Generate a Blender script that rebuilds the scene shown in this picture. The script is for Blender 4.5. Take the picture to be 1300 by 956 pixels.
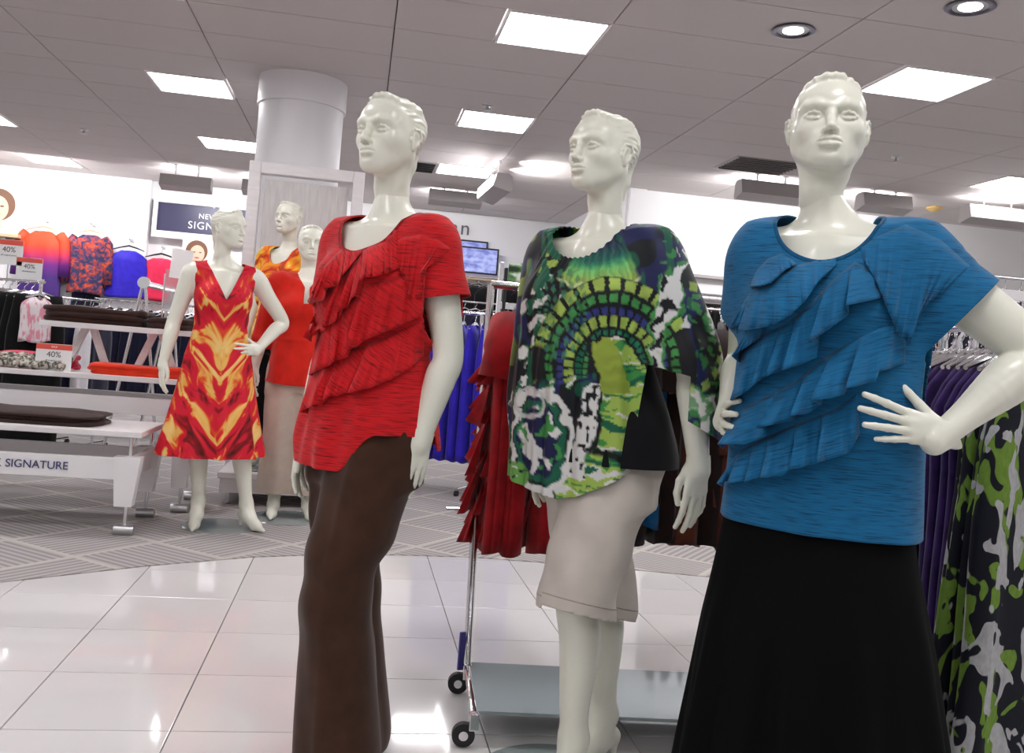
import bpy, bmesh, math, random
import numpy as np
from mathutils import Vector, Matrix, Euler
from mathutils.bvhtree import BVHTree
random.seed(7); RNG = np.random.default_rng(7)
SC = bpy.context.scene; COL = SC.collection
for _o in list(bpy.data.objects): bpy.data.objects.remove(_o)

# ---------------------------------------------------------------- camera
CAM_YAW, CAM_PITCH, CAM_ROLL, FPX, CAM_H = .16388, .01239, .07928, 1177.85, 1.17
def cam_axes():
    cy, sy = math.cos(CAM_YAW), math.sin(CAM_YAW)
    w = Vector((sy*math.cos(CAM_PITCH), cy*math.cos(CAM_PITCH), math.sin(CAM_PITCH)))
    r = Vector((cy, -sy, 0)); u = r.cross(w)
    return r*math.cos(CAM_ROLL)+u*math.sin(CAM_ROLL), -r*math.sin(CAM_ROLL)+u*math.cos(CAM_ROLL), w
AX_R, AX_U, AX_W = cam_axes(); EYE = Vector((0, 0, CAM_H))
cam = bpy.data.cameras.new('camera'); cam_ob = bpy.data.objects.new('camera', cam)
COL.objects.link(cam_ob); SC.camera = cam_ob
cam.sensor_fit = 'HORIZONTAL'; cam.sensor_width = 36; cam.lens = 36*FPX/1300; cam.shift_y = -45/1300
cam.clip_start = .05; cam.clip_end = 60
cam_ob.matrix_world = Matrix(((AX_R.x, AX_U.x, -AX_W.x, 0), (AX_R.y, AX_U.y, -AX_W.y, 0), (AX_R.z, AX_U.z, -AX_W.z, CAM_H), (0, 0, 0, 1)))
def ray(x, y): return AX_W+AX_R*((x-650)/FPX)-AX_U*((y-433)/FPX)
def at(x, y, Y): d = ray(x, y); return EYE+d*(Y/d.y)            # the point seen there, Y metres into the store
def atz(x, y, z): d = ray(x, y); return EYE+d*((z-CAM_H)/d.z)

# ---------------------------------------------------------------- world, lamps, exposure
world = bpy.data.worlds.new('store_ambience'); SC.world = world; world.use_nodes = True
world.node_tree.nodes['Background'].inputs[0].default_value = (1, .97, .96, 1)
world.node_tree.nodes['Background'].inputs[1].default_value = .55
SC.view_settings.view_transform = 'Standard'; SC.view_settings.look = 'None'
SC.view_settings.gamma = 1; SC.view_settings.exposure = 0.10
PANEL_GLOW, WASH_POWER, SPOT_POWER = 19.0, 13.0, 30.0
def area_lamp(name, loc, target, power, sx, sy, color=(1, 1, 1)):
    l = bpy.data.lights.new(name, 'AREA'); l.shape = 'RECTANGLE'; l.size = sx; l.size_y = sy; l.energy = power; l.color = color
    o = bpy.data.objects.new(name, l); o.location = loc
    o.rotation_euler = (Vector(target)-Vector(loc)).to_track_quat('-Z', 'Y').to_euler(); COL.objects.link(o); return o
def spot_lamp(name, loc, target, power, angle, blend=.6, radius=.06, color=(1, .97, .9)):
    l = bpy.data.lights.new(name, 'SPOT'); l.energy = power; l.spot_size = math.radians(angle); l.spot_blend = blend; l.shadow_soft_size = radius; l.color = color
    o = bpy.data.objects.new(name, l); o.location = loc
    o.rotation_euler = (Vector(target)-Vector(loc)).to_track_quat('-Z', 'Y').to_euler(); COL.objects.link(o); return o

# ---------------------------------------------------------------- object helpers
def tag(o, label=None, cat=None, group=None, kind=None):
    for k, v in (('label', label), ('category', cat), ('group', group), ('kind', kind)):
        if v: o[k] = v
    return o
def thing(name, label, cat, loc=(0, 0, 0), rz=0, group=None):
    o = bpy.data.objects.new(name, None); o.location = loc; o.rotation_euler = (0, 0, rz); o.empty_display_size = .1
    COL.objects.link(o); return tag(o, label, cat, group)
def make(name, P, F, mat, parent=None, smooth=False, label=None):
    me = bpy.data.meshes.new(name); me.from_pydata([tuple(map(float, p)) for p in P], [], [tuple(map(int, f)) for f in F]); me.update()
    if smooth: me.shade_smooth()
    if mat: me.materials.append(mat)
    o = bpy.data.objects.new(name, me); COL.objects.link(o)
    if parent: o.parent = parent
    if label: o['label'] = label
    return o
def dup(root, loc=None, rz=None, label=None):
    def rec(o, par):
        c = o.copy(); COL.objects.link(c)
        if par: c.parent = par
        for ch in list(o.children): rec(ch, c)
        return c
    r = rec(root, None)
    if loc is not None: r.location = loc
    if rz is not None: r.rotation_euler = (0, 0, rz)
    if label: r['label'] = label
    return r
class MB:
    """collects boxes, tubes, prisms and sheets; build() links them as one mesh object"""
    def __init__(s): s.P, s.F = [], []
    def add(s, P, F):
        n = len(s.P); s.P += [tuple(p) for p in P]; s.F += [tuple(i+n for i in f) for f in F]; return s
    def box(s, c, d, rz=0, bev=0, rot=None):
        x, y, z = [v/2 for v in d]
        b = min(bev, x*.9, y*.9, z*.9)
        if b <= 0:
            P = [(i*x, j*y, k*z) for i in (-1, 1) for j in (-1, 1) for k in (-1, 1)]
            F = [(0, 1, 3, 2), (4, 6, 7, 5), (0, 4, 5, 1), (2, 3, 7, 6), (0, 2, 6, 4), (1, 5, 7, 3)]
        else:
            bm = bmesh.new(); bmesh.ops.create_cube(bm, size=1)
            for v in bm.verts: v.co = Vector((v.co.x*2*x, v.co.y*2*y, v.co.z*2*z))
            bmesh.ops.bevel(bm, geom=bm.edges[:], offset=b, segments=2, affect='EDGES', profile=.5)
            bm.verts.index_update(); P = [v.co.copy() for v in bm.verts]; F = [[v.index for v in f.verts] for f in bm.faces]; bm.free()
        M = (Euler(rot).to_matrix() if rot else Matrix.Rotation(rz, 3, 'Z'))
        return s.add([M @ Vector(p)+Vector(c) for p in P], F)
    def tube(s, pts, r, n=10, cap=True, closed=False):
        pts = [Vector(p) for p in pts]; rs = r if isinstance(r, (list, tuple)) else [r]*len(pts)
        P, F = [], []; m = len(pts); u = None
        for i, p in enumerate(pts):
            t = (pts[(i+1) % m]-pts[i-1]) if closed else (pts[min(i+1, m-1)]-pts[max(i-1, 0)])
            t = t.normalized()
            if u is None: u = t.orthogonal().normalized()
            u = (u-t*u.dot(t)).normalized(); w = t.cross(u)
            for k in range(n):
                a = 2*math.pi*k/n; P.append(p+(u*math.cos(a)+w*math.sin(a))*rs[i])
        for i in range(m if closed else m-1):
            j = (i+1) % m
            for k in range(n): F.append((i*n+k, i*n+(k+1) % n, j*n+(k+1) % n, j*n+k))
        if cap and not closed: F += [tuple(range(n))[::-1], tuple(range((m-1)*n, m*n))]
        return s.add(P, F)
    def lathe(s, prof, c=(0, 0, 0), n=32, cap=True):
        P, F = [], []; m = len(prof)
        for r, z in prof:
            for k in range(n): a = 2*math.pi*k/n; P.append((c[0]+r*math.cos(a), c[1]+r*math.sin(a), c[2]+z))
        for i in range(m-1):
            for k in range(n): F.append((i*n+k, i*n+(k+1) % n, (i+1)*n+(k+1) % n, (i+1)*n+k))
        if cap: F += [tuple(range(n))[::-1], tuple(range((m-1)*n, m*n))]
        return s.add(P, F)
    def prism(s, poly, z0, z1, axis='z'):
        n = len(poly)
        if axis == 'z': P = [(x, y, z0) for x, y in poly]+[(x, y, z1) for x, y in poly]
        elif axis == 'y': P = [(x, z0, y) for x, y in poly]+[(x, z1, y) for x, y in poly]
        else: P = [(z0, x, y) for x, y in poly]+[(z1, x, y) for x, y in poly]
        return s.add(P, [tuple(range(n))[::-1], tuple(range(n, 2*n))]+[(i, (i+1) % n, n+(i+1) % n, n+i) for i in range(n)])
    def grid(s, G):
        """G[i][j] points; a sheet"""
        m, n = len(G), len(G[0])
        return s.add([p for row in G for p in row], [(i*n+j, i*n+j+1, (i+1)*n+j+1, (i+1)*n+j) for i in range(m-1) for j in range(n-1)])
    def build(s, name, mat, parent=None, smooth=False, label=None, fix=True):
        o = make(name, s.P, s.F, mat, parent, smooth, label)
        if fix:
            bm = bmesh.new(); bm.from_mesh(o.data); bmesh.ops.recalc_face_normals(bm, faces=bm.faces[:]); bm.to_mesh(o.data); bm.free()
        if smooth: o.data.set_sharp_from_angle(angle=math.radians(40))
        return o
def text(name, s, size, loc, rot, mat, parent=None, extrude=.002, align='CENTER', spacing=1.0, label=None, shear=0):
    c = bpy.data.curves.new(name, 'FONT'); c.body = s; c.size = size; c.extrude = extrude; c.align_x = align; c.align_y = 'CENTER'; c.space_character = spacing; c.shear = shear
    t = bpy.data.objects.new(name, c); COL.objects.link(t)
    me = bpy.data.meshes.new_from_object(t.evaluated_get(bpy.context.evaluated_depsgraph_get())); bpy.data.objects.remove(t); bpy.data.curves.remove(c)
    o = bpy.data.objects.new(name, me); COL.objects.link(o); o.location = loc; o.rotation_euler = rot; me.name = name
    me.materials.clear(); me.materials.append(mat)
    if parent: o.parent = parent
    if label: o['label'] = label
    return o
def solid(o, t, off=-1):
    m = o.modifiers.new('thickness', 'SOLIDIFY'); m.thickness = t; m.offset = off; return o

# ---------------------------------------------------------------- materials
def mat(name, col, rough=.5, metal=0, spec=.5, emit=None, glow=0, noise=None, bump=None, coat=0, sheen=0, trans=0, ior=1.45, alpha=1):
    m = bpy.data.materials.new(name); m.use_nodes = True; nt = m.node_tree; b = nt.nodes['Principled BSDF']
    b.inputs['Base Color'].default_value = (*col, 1); b.inputs['Roughness'].default_value = rough; b.inputs['Metallic'].default_value = metal
    b.inputs['Specular IOR Level'].default_value = spec; b.inputs['Coat Weight'].default_value = coat; b.inputs['Sheen Weight'].default_value = sheen
    b.inputs['Transmission Weight'].default_value = trans; b.inputs['IOR'].default_value = ior; b.inputs['Alpha'].default_value = alpha
    if emit: b.inputs['Emission Color'].default_value = (*emit, 1); b.inputs['Emission Strength'].default_value = glow
    tc = nt.nodes.new('ShaderNodeTexCoord')
    def nz(scale, detail=3, stretch=None):
        n = nt.nodes.new('ShaderNodeTexNoise'); n.inputs['Scale'].default_value = scale; n.inputs['Detail'].default_value = detail
        mp = nt.nodes.new('ShaderNodeMapping'); nt.links.new(tc.outputs['Object'], mp.inputs[0])
        if stretch: mp.inputs['Scale'].default_value = stretch
        nt.links.new(mp.outputs[0], n.inputs['Vector']); return n
    if noise:                                            # (scale, second colour, lo, hi, stretch)
        n = nz(noise[0], 4, noise[4] if len(noise) > 4 else None); r = nt.nodes.new('ShaderNodeMapRange')
        r.inputs['From Min'].default_value = noise[2]; r.inputs['From Max'].default_value = noise[3]
        mx = nt.nodes.new('ShaderNodeMix'); mx.data_type = 'RGBA'
        nt.links.new(n.outputs['Fac'], r.inputs['Value']); nt.links.new(r.outputs[0], mx.inputs['Factor'])
        mx.inputs['A'].default_value = (*col, 1); mx.inputs['B'].default_value = (*noise[1], 1)
        nt.links.new(mx.outputs['Result'], b.inputs['Base Color'])
    if bump:                                             # (scale, strength, stretch)
        n = nz(bump[0], 3, bump[2] if len(bump) > 2 else None); bp = nt.nodes.new('ShaderNodeBump'); bp.inputs['Strength'].default_value = bump[1]; bp.inputs['Distance'].default_value = .002
        nt.links.new(n.outputs['Fac'], bp.inputs['Height']); nt.links.new(bp.outputs[0], b.inputs['Normal'])
    return m
def ramp_mat(name, stops, scale, detail=3, stretch=None, rough=.7, warp=None, chev=False, interp='LINEAR', rot=None):
    """a printed cloth: noise through a colour ramp; chev mirrors the streaks about x=0"""
    m = bpy.data.materials.new(name); m.use_nodes = True; nt = m.node_tree; b = nt.nodes['Principled BSDF']; b.inputs['Roughness'].default_value = rough
    b.inputs['Specular IOR Level'].default_value = .25
    tc = nt.nodes.new('ShaderNodeTexCoord'); mp = nt.nodes.new('ShaderNodeMapping')
    src = tc.outputs['Object']
    if chev:
        sx = nt.nodes.new('ShaderNodeSeparateXYZ'); nt.links.new(src, sx.inputs[0])
        ab = nt.nodes.new('ShaderNodeMath'); ab.operation = 'ABSOLUTE'; nt.links.new(sx.outputs[0], ab.inputs[0])
        ad = nt.nodes.new('ShaderNodeMath'); ad.operation = 'MULTIPLY_ADD'; nt.links.new(ab.outputs[0], ad.inputs[0]); ad.inputs[1].default_value = chev; nt.links.new(sx.outputs[2], ad.inputs[2])
        ad2 = nt.nodes.new('ShaderNodeMath'); ad2.operation = 'MULTIPLY_ADD'; nt.links.new(sx.outputs[2], ad2.inputs[0]); ad2.inputs[1].default_value = -chev; nt.links.new(ab.outputs[0], ad2.inputs[2])
        cb = nt.nodes.new('ShaderNodeCombineXYZ'); nt.links.new(ad2.outputs[0], cb.inputs[0]); nt.links.new(sx.outputs[1], cb.inputs[1]); nt.links.new(ad.outputs[0], cb.inputs[2]); src = cb.outputs[0]
    nt.links.new(src, mp.inputs[0])
    if stretch: mp.inputs['Scale'].default_value = stretch
    if rot:                                              # turn first, stretch after
        mp.vector_type = 'TEXTURE'; mp.inputs['Rotation'].default_value = rot; mp.inputs['Scale'].default_value = [1/v for v in stretch]
    n = nt.nodes.new('ShaderNodeTexNoise'); n.inputs['Scale'].default_value = scale; n.inputs['Detail'].default_value = detail
    if warp: n.inputs['Distortion'].default_value = warp
    r = nt.nodes.new('ShaderNodeValToRGB'); r.color_ramp.interpolation = interp
    while len(r.color_ramp.elements) < len(stops): r.color_ramp.elements.new(.5)
    for e, (p, c) in zip(r.color_ramp.elements, stops): e.position = p; e.color = (*c, 1)
    nt.links.new(mp.outputs[0], n.inputs['Vector']); nt.links.new(n.outputs['Fac'], r.inputs[0]); nt.links.new(r.outputs[0], b.inputs['Base Color'])
    return m
M = {}
M['tile'] = mat('polished_tile', (.70, .68, .675), .06, spec=.6, noise=(1.2, (.66, .64, .64), .35, .65))
M['grout'] = mat('grout', (.28, .26, .26), .8)
M['ceil'] = mat('ceiling_tile', (.60, .555, .55), .9, bump=(180, .15))
M['ceilgap'] = mat('ceiling_grid', (.30, .28, .28), .8)
M['wall'] = mat('white_wall', (.84, .83, .84), .7)
M['white'] = mat('white_paint', (.82, .80, .81), .35)
M['whitewood'] = mat('whitewashed_wood', (.80, .77, .78), .4, noise=(6, (.74, .71, .72), .35, .65, (1, 8, 8)))
M['glow'] = mat('lamp_diffuser', (.9, .9, .9), .5, emit=(1, .985, 1), glow=PANEL_GLOW)
M['chrome'] = mat('chrome', (.78, .78, .80), .16, 1)
M['steel'] = mat('brushed_steel', (.55, .55, .56), .35, 1)
M['black'] = mat('black_rubber', (.012, .012, .014), .5)
M['skin'] = mat('ivory_enamel', (.80, .80, .69), .30, spec=.5, coat=.2)
M['grey'] = mat('grey_enamel', (.42, .39, .385), .5)
M['glass'] = mat('clear_glass', (.80, .88, .88), .03, trans=1.0, ior=1.45)
M['wood'] = mat('pale_wood', (.62, .47, .30), .5, noise=(5, (.52, .38, .23), .35, .65, (1, 12, 12)))
M['paper'] = mat('white_paper', (.88, .88, .88), .7)
M['card_red'] = mat('red_card_print', (.75, .10, .07), .6)
M['ink'] = mat('dark_ink', (.06, .05, .06), .6)
def cloth(name, col, k=.8, rough=.85, sheen=.15): return mat(name, col, rough, spec=.15, sheen=sheen, noise=(14, tuple(c*k for c in col), .35, .65), bump=(320, .12))
# ================================================================ the room
CEIL = 3.227
TX, TY, SX0, SY0 = 1.31, .61, .07, 5.51
mb = MB(); mb.box((1, 5, -.06), (20, 24, .1)); floor = tag(mb.build('floor', M['grout']), kind='structure')
tile0 = None
tm = MB(); tm.box((0, 0, -.006), (.456, .456, .012), bev=.0015); tmesh = None
for i in range(-7, 9):
    for j in range(-6, 4):
        x, y = .016+.46*i+.23, 3.73+.46*j+.23
        if y > 5.45: continue
        if tile0 is None: tile0 = o = tm.build('tile', M['tile'], floor)
        else: o = tile0.copy(); COL.objects.link(o); o.parent = floor
        o.location = (x, y, 0)
# carpet beyond the curved edge of the tiles
cm = bpy.data.materials.new('striped_carpet'); cm.use_nodes = True; nt = cm.node_tree; b = nt.nodes['Principled BSDF']; b.inputs['Roughness'].default_value = .95; b.inputs['Specular IOR Level'].default_value = .1
tc = nt.nodes.new('ShaderNodeTexCoord'); mp = nt.nodes.new('ShaderNodeMapping'); mp.inputs['Rotation'].default_value = (0, 0, math.radians(38)); nt.links.new(tc.outputs['Object'], mp.inputs[0])
sp = nt.nodes.new('ShaderNodeSeparateXYZ'); nt.links.new(mp.outputs[0], sp.inputs[0])
def mth(op, a, bb=None, c=None):
    n = nt.nodes.new('ShaderNodeMath'); n.operation = op
    for i, v in enumerate((a, bb, c)):
        if v is None: continue
        if isinstance(v, (int, float)): n.inputs[i].default_value = v
        else: nt.links.new(v, n.inputs[i])
    return n.outputs[0]
B = .50
ix = mth('FLOOR', mth('DIVIDE', sp.outputs[0], B)); iy = mth('FLOOR', mth('DIVIDE', sp.outputs[1], B))
chk = mth('ABSOLUTE', mth('MODULO', mth('ADD', ix, iy), 2))
u = mth('ADD', mth('MULTIPLY', sp.outputs[0], chk), mth('MULTIPLY', sp.outputs[1], mth('SUBTRACT', 1, chk)))
st = mth('GREATER_THAN', mth('FRACT', mth('DIVIDE', u, .0455)), .52)
fx = mth('FRACT', mth('DIVIDE', sp.outputs[0], B)); fy = mth('FRACT', mth('DIVIDE', sp.outputs[1], B))
ln = mth('MAXIMUM', mth('LESS_THAN', fx, .055), mth('LESS_THAN', fy, .055))
m1 = nt.nodes.new('ShaderNodeMix'); m1.data_type = 'RGBA'; m1.inputs['A'].default_value = (.30, .275, .275, 1); m1.inputs['B'].default_value = (.43, .405, .40, 1); nt.links.new(st, m1.inputs['Factor'])
m2 = nt.nodes.new('ShaderNodeMix'); m2.data_type = 'RGBA'; nt.links.new(m1.outputs['Result'], m2.inputs['A']); m2.inputs['B'].default_value = (.50, .47, .43, 1); nt.links.new(ln, m2.inputs['Factor'])
nt.links.new(m2.outputs['Result'], b.inputs['Base Color'])
edge = [(-9, 1.2), (-4, 2.9), (-2.4, 3.75), (-1.441, 4.327), (-.912, 4.715), (-.456, 4.979), (-.135, 5.092), (.30, 5.17), (.733, 5.195), (1.086, 5.144), (1.6, 5.06), (2.127, 4.933), (3.2, 4.5), (4.2, 3.8), (5.2, 2.6), (6, 1), (11, 1), (11, 16), (-9, 16)]
mb = MB(); mb.prism(edge, -.004, .005); tag(mb.build('floor_carpet', cm), kind='structure')

# ceiling: suspended tiles with recessed light panels
LIGHTS = [(1, 0), (1, 4), (1, 8), (-1, 4), (-1, 8), (-3, 12), (-3, 8), (3, 0), (5, 4),
          (-1, 0), (-3, 0), (-3, 4), (5, 0)]+[(i, j) for i in (-3, -1, 1, 3, 5) for j in (-4, -8, -12)]
mb = MB(); mb.box((1, 5, CEIL+.09), (20, 24, .1)); ceiling = tag(mb.build('ceiling', M['ceilgap']), kind='structure')
full = half = None
cell = set(LIGHTS)
for i in range(-6, 8):
    for j in range(-13, 15):
        x1 = SX0+TX*i; y0 = SY0+TY*j
        if y0 > 13.9 or (x1-TX > 3.1 and y0 > 10.4): continue
        lit = (i, j) in cell
        w = TX/2 if lit else TX
        ref = half if lit else full
        if ref is None:
            ref = MB().box((0, 0, .012), (w-.008, TY-.008, .024), bev=.002).build('ceiling_tile', M['ceil'], ceiling)
            if lit: half = ref
            else: full = ref
            o = ref
        else: o = ref.copy(); COL.objects.link(o); o.parent = ceiling
        o.location = (x1-TX+w/2, y0+TY/2, CEIL)
WHERE = {(1, 0): 'largest of all, at the top centre of the photo', (1, 4): 'second in the line receding between two mannequin heads', (1, 8): 'smallest and farthest in the line between two mannequin heads',
         (-1, 4): 'left of the round white column, at the upper left', (-1, 8): 'half hidden behind the left side of the round white column', (-3, 12): 'nearest to the back left wall', (-3, 8): 'cut by the left edge of the photo', (3, 0): 'directly right of the blue-topped mannequin head', (5, 4): 'cut by the right edge of the photo'}
first = None
for (i, j) in LIGHTS:
    x = SX0+TX*i-TX/4; y = SY0+TY*j+TY/2
    lab = 'square white fluorescent ceiling panel '+WHERE.get((i, j), 'out of the picture overhead')
    if first is None:
        first = thing('ceiling_light', lab, 'ceiling light', (x, y, CEIL), group='fluorescent ceiling panels')
        f = MB()
        for sx, sy, dx, dy in ((0, .297, .62, .016), (0, -.297, .62, .016), (.31, 0, .016, .61), (-.31, 0, .016, .61)): f.box((sx, sy, .006), (dx, dy, .03))
        f.build('frame', M['white'], first)
        MB().box((0, 0, .012), (.61, .585, .008)).build('diffuser', M['glow'], first)
    else: dup(first, (x, y, CEIL), label=lab)

def wall(name, c, d, m=None): return tag(MB().box(c, d).build(name, m or M['wall']), kind='structure')
wall('wall_back', (-2.2, 14.25, 1.6), (10.6, .2, 3.4))
wall('wall_return', (3.13, 12.4, 1.6), (.2, 3.6, 3.4))
wall('wall_right', (6.6, 10.75, 1.6), (7.2, .2, 3.4))
wall('wall_left', (-7.6, 7, 1.6), (.2, 14.6, 3.4))
tag(MB().box((-5.0, 14.07, 1.75), (3.8, .16, 2.96)).build('wall_panel_left', mat('bright_wall', (.9, .89, .91), .6)), kind='structure')
# ledge and lower panels along the right-hand wall
tag(MB().box((6.3, 10.60, 2.26), (6.3, .10, .035)).box((6.3, 10.62, 1.98), (6.3, .06, .05)).build('trim_1', M['grey']), kind='structure')

# round column and the display frame in front of it
t = thing('column', 'round white plaster column rising to the ceiling behind the framed linen panel', 'column', (-.60, 7.72, 0))
MB().lathe([(.335, 0), (.335, 3.0), (.352, 3.0), (.352, CEIL)], n=48).build('shaft', mat('column_plaster', (.80, .79, .81), .45), t, True)
t = thing('backdrop', 'tall pale wooden frame with a grey linen panel, standing before the round column', 'frame')
P = [at(318, 206, 7.1), at(464, 217, 7.1)]
x0, x1, zt = P[0].x, P[1].x, 2.43
fw = .085
f1 = M['whitewood']
for (cx, cz, dx, dz) in ((x0+fw/2, zt/2, fw, zt), (x1-fw/2, zt/2, fw, zt), ((x0+x1)/2, zt-fw/2, x1-x0-2*fw, fw), ((x0+x1)/2, .12, x1-x0-2*fw, .24)):
    MB().box((cx, 7.1, cz), (dx, .10, dz), bev=.006).build('frame_bar', f1, t)
ln = mat('grey_linen', (.66, .64, .635), .95, spec=.1, noise=(60, (.56, .54, .54), .3, .7, (1, 1, .12)), bump=(400, .2))
MB().box(((x0+x1)/2+.0, 7.12, 1.28), (x1-x0-2*fw-.06, .03, 2.06), bev=.004).build('linen_panel', ln, t)
# ---------------------------------------------------------------- implicit sculpting
class Vol:
    """a scalar field on a regular grid, built up by smooth unions and cuts"""
    def __init__(s, lo, hi, h):
        s.lo = np.array(lo, float); s.h = h
        s.n = np.maximum(np.ceil((np.array(hi, float)-s.lo)/h).astype(int)+1, 2)
        s.F = np.full(s.n, 1.0, np.float32)
        s.ax = [(s.lo[i]+h*np.arange(s.n[i])).astype(np.float32) for i in range(3)]
    def _sub(s, lo, hi):
        a = np.clip(np.floor((np.array(lo)-s.lo)/s.h).astype(int), 0, s.n)
        b = np.clip(np.ceil((np.array(hi)-s.lo)/s.h).astype(int)+1, 0, s.n)
        return None if np.any(b <= a) else tuple(slice(i, j) for i, j in zip(a, b))
    def put(s, f, lo, hi, k=.01, cut=False):
        pad = k+2*s.h+.004
        sl = s._sub(np.array(lo)-pad, np.array(hi)+pad)
        if sl is None: return
        d = f(s.ax[0][sl[0]][:, None, None], s.ax[1][sl[1]][None, :, None], s.ax[2][sl[2]][None, None, :])
        A = s.F[sl]
        if cut: s.F[sl] = -smin(-A, d, k)
        else: s.F[sl] = smin(A, d, k)
    def ball(s, c, r, k=.01, cut=False, rot=None):
        c = np.array(c, np.float32); r = np.array([r]*3 if np.isscalar(r) else r, np.float32)
        m = None if rot is None else np.array(Euler(rot).to_matrix().transposed(), np.float32)
        def f(x, y, z):
            x = x-c[0]; y = y-c[1]; z = z-c[2]
            if m is not None:
                x, y, z = m[0,0]*x+m[0,1]*y+m[0,2]*z, m[1,0]*x+m[1,1]*y+m[1,2]*z, m[2,0]*x+m[2,1]*y+m[2,2]*z
            k0 = np.sqrt((x/r[0])**2+(y/r[1])**2+(z/r[2])**2)
            k1 = np.sqrt((x/r[0]**2)**2+(y/r[1]**2)**2+(z/r[2]**2)**2)+1e-9
            return k0*(k0-1)/k1
        R = r if rot is None else np.full(3, r.max())
        s.put(f, c-R, c+R, k, cut)
    def cone(s, a, b, r1, r2, k=.01, cut=False, flat=None, pad=0):
        """tapered limb from a to b; flat=(axis, factor) squashes its section along an axis"""
        a = np.array(a, np.float32); b = np.array(b, np.float32); ab = b-a; L = float(ab@ab)+1e-12
        if flat is not None: fv = np.array(flat[0], np.float32); fv /= np.linalg.norm(fv); fk = flat[1]
        def f(x, y, z):
            x = x-a[0]; y = y-a[1]; z = z-a[2]
            t = np.clip((x*ab[0]+y*ab[1]+z*ab[2])/L, 0, 1)
            x = x-t*ab[0]; y = y-t*ab[1]; z = z-t*ab[2]
            d2 = x*x+y*y+z*z
            if flat is not None:
                q = x*fv[0]+y*fv[1]+z*fv[2]
                d2 = d2+(fk*fk-1)*q*q
            return np.sqrt(d2)-(r1+t*(r2-r1))
        R = max(r1, r2)+pad
        s.put(f, np.minimum(a, b)-R, np.maximum(a, b)+R, k, cut)
    def path(s, pts, rs, k=.01, cut=False):
        if np.isscalar(rs): rs = [rs]*len(pts)
        for i in range(len(pts)-1): s.cone(pts[i], pts[i+1], rs[i], rs[i+1], k, cut)
    def limb(s, pts, rs, k=.02, n=6, cut=False, flat=None):
        """a smooth tapered tube through points with a radius at each"""
        P = np.array(pts, float); r = np.array(rs, float)
        E = np.concatenate([[2*P[0]-P[1]], P, [2*P[-1]-P[-2]]]); er = np.concatenate([[r[0]], r, [r[-1]]])
        Q, q = [], []
        for i in range(len(P)-1):
            for t in np.arange(n)/n:
                c = np.array([-t**3+2*t*t-t, 3*t**3-5*t*t+2, -3*t**3+4*t*t+t, t**3-t*t])/2
                Q.append(c @ E[i:i+4]); q.append(c @ er[i:i+4])
        Q.append(P[-1]); q.append(r[-1]); Q = np.array(Q, np.float32); q = np.array(q, np.float32)
        if flat is not None: fv = np.array(flat[0], np.float32); fv /= np.linalg.norm(fv); fk = flat[1]
        R = q.max(); lo = Q.min(0)-R; hi = Q.max(0)+R
        pad = k+2*s.h+.004
        sl = s._sub(lo-pad, hi+pad)
        if sl is None: return
        W = Vol(s.lo+np.array([i.start for i in sl])*s.h, s.lo+np.array([i.stop-1 for i in sl])*s.h, s.h)
        W.F = np.full(s.F[sl].shape, 1.0, np.float32); W.n = np.array(W.F.shape)
        W.ax = [s.ax[i][sl[i]] for i in range(3)]
        for i in range(len(Q)-1): W.cone(Q[i], Q[i+1], float(q[i]), float(q[i+1]), 0 if flat is None else 0, flat=flat, pad=pad)
        s.F[sl] = -smin(-s.F[sl], W.F, k) if cut else smin(s.F[sl], W.F, k)
    def stack(s, tab, k=.02, cut=False, p=2.0):
        """rows (z, cx, cy, rx, ry): stacked ovals, smoothly joined"""
        T = np.array(tab, float); T = T[T[:, 0].argsort()]
        def f(x, y, z):
            zz = z.ravel(); col = [np.interp(zz, T[:, 0], T[:, i]).astype(np.float32) for i in range(5)]
            if len(zz) > 8:
                w = max(1, int(.03/s.h)); ker = np.ones(2*w+1)/(2*w+1)
                col = [np.convolve(np.pad(c, w, mode='edge'), ker, 'valid').astype(np.float32) for c in col]
            cx, cy, rx, ry = [c[None, None, :] for c in col[1:]]
            k0 = (np.abs((x-cx)/rx)**p+np.abs((y-cy)/ry)**p)**(1/p)
            d = (k0-1)*np.minimum(rx, ry)
            return np.maximum(d, np.maximum(T[0, 0]-z, z-T[-1, 0]))
        m = T[:, 3:].max(0)
        s.put(f, (T[:, 1].min()-m[0], T[:, 2].min()-m[1], T[0, 0]), (T[:, 1].max()+m[0], T[:, 2].max()+m[1], T[-1, 0]), k, cut)
    def mesh(s):
        F = s.F; n = F.shape
        neg = F < 0
        c = np.zeros((n[0]-1, n[1]-1, n[2]-1), np.uint8)
        offs = [(i, j, k) for i in (0, 1) for j in (0, 1) for k in (0, 1)]
        for i, j, k in offs: c += neg[i:n[0]-1+i, j:n[1]-1+j, k:n[2]-1+k]
        act = np.argwhere((c > 0) & (c < 8))
        idm = np.full(c.shape, -1, np.int64); idm[tuple(act.T)] = np.arange(len(act))
        V = {o: F[act[:, 0]+o[0], act[:, 1]+o[1], act[:, 2]+o[2]] for o in offs}
        P = np.zeros((len(act), 3)); N = np.zeros(len(act))
        for a in offs:
            for ax in range(3):
                if a[ax]: continue
                b = list(a); b[ax] = 1; b = tuple(b)
                va, vb = V[a], V[b]; m = (va < 0) != (vb < 0)
                t = va[m]/(va[m]-vb[m])
                q = np.tile(np.array(a, float), (m.sum(), 1)); q[:, ax] = t
                P[m] += q; N[m] += 1
        P = (P/N[:, None]+act)*s.h+s.lo
        quads = []
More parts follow.
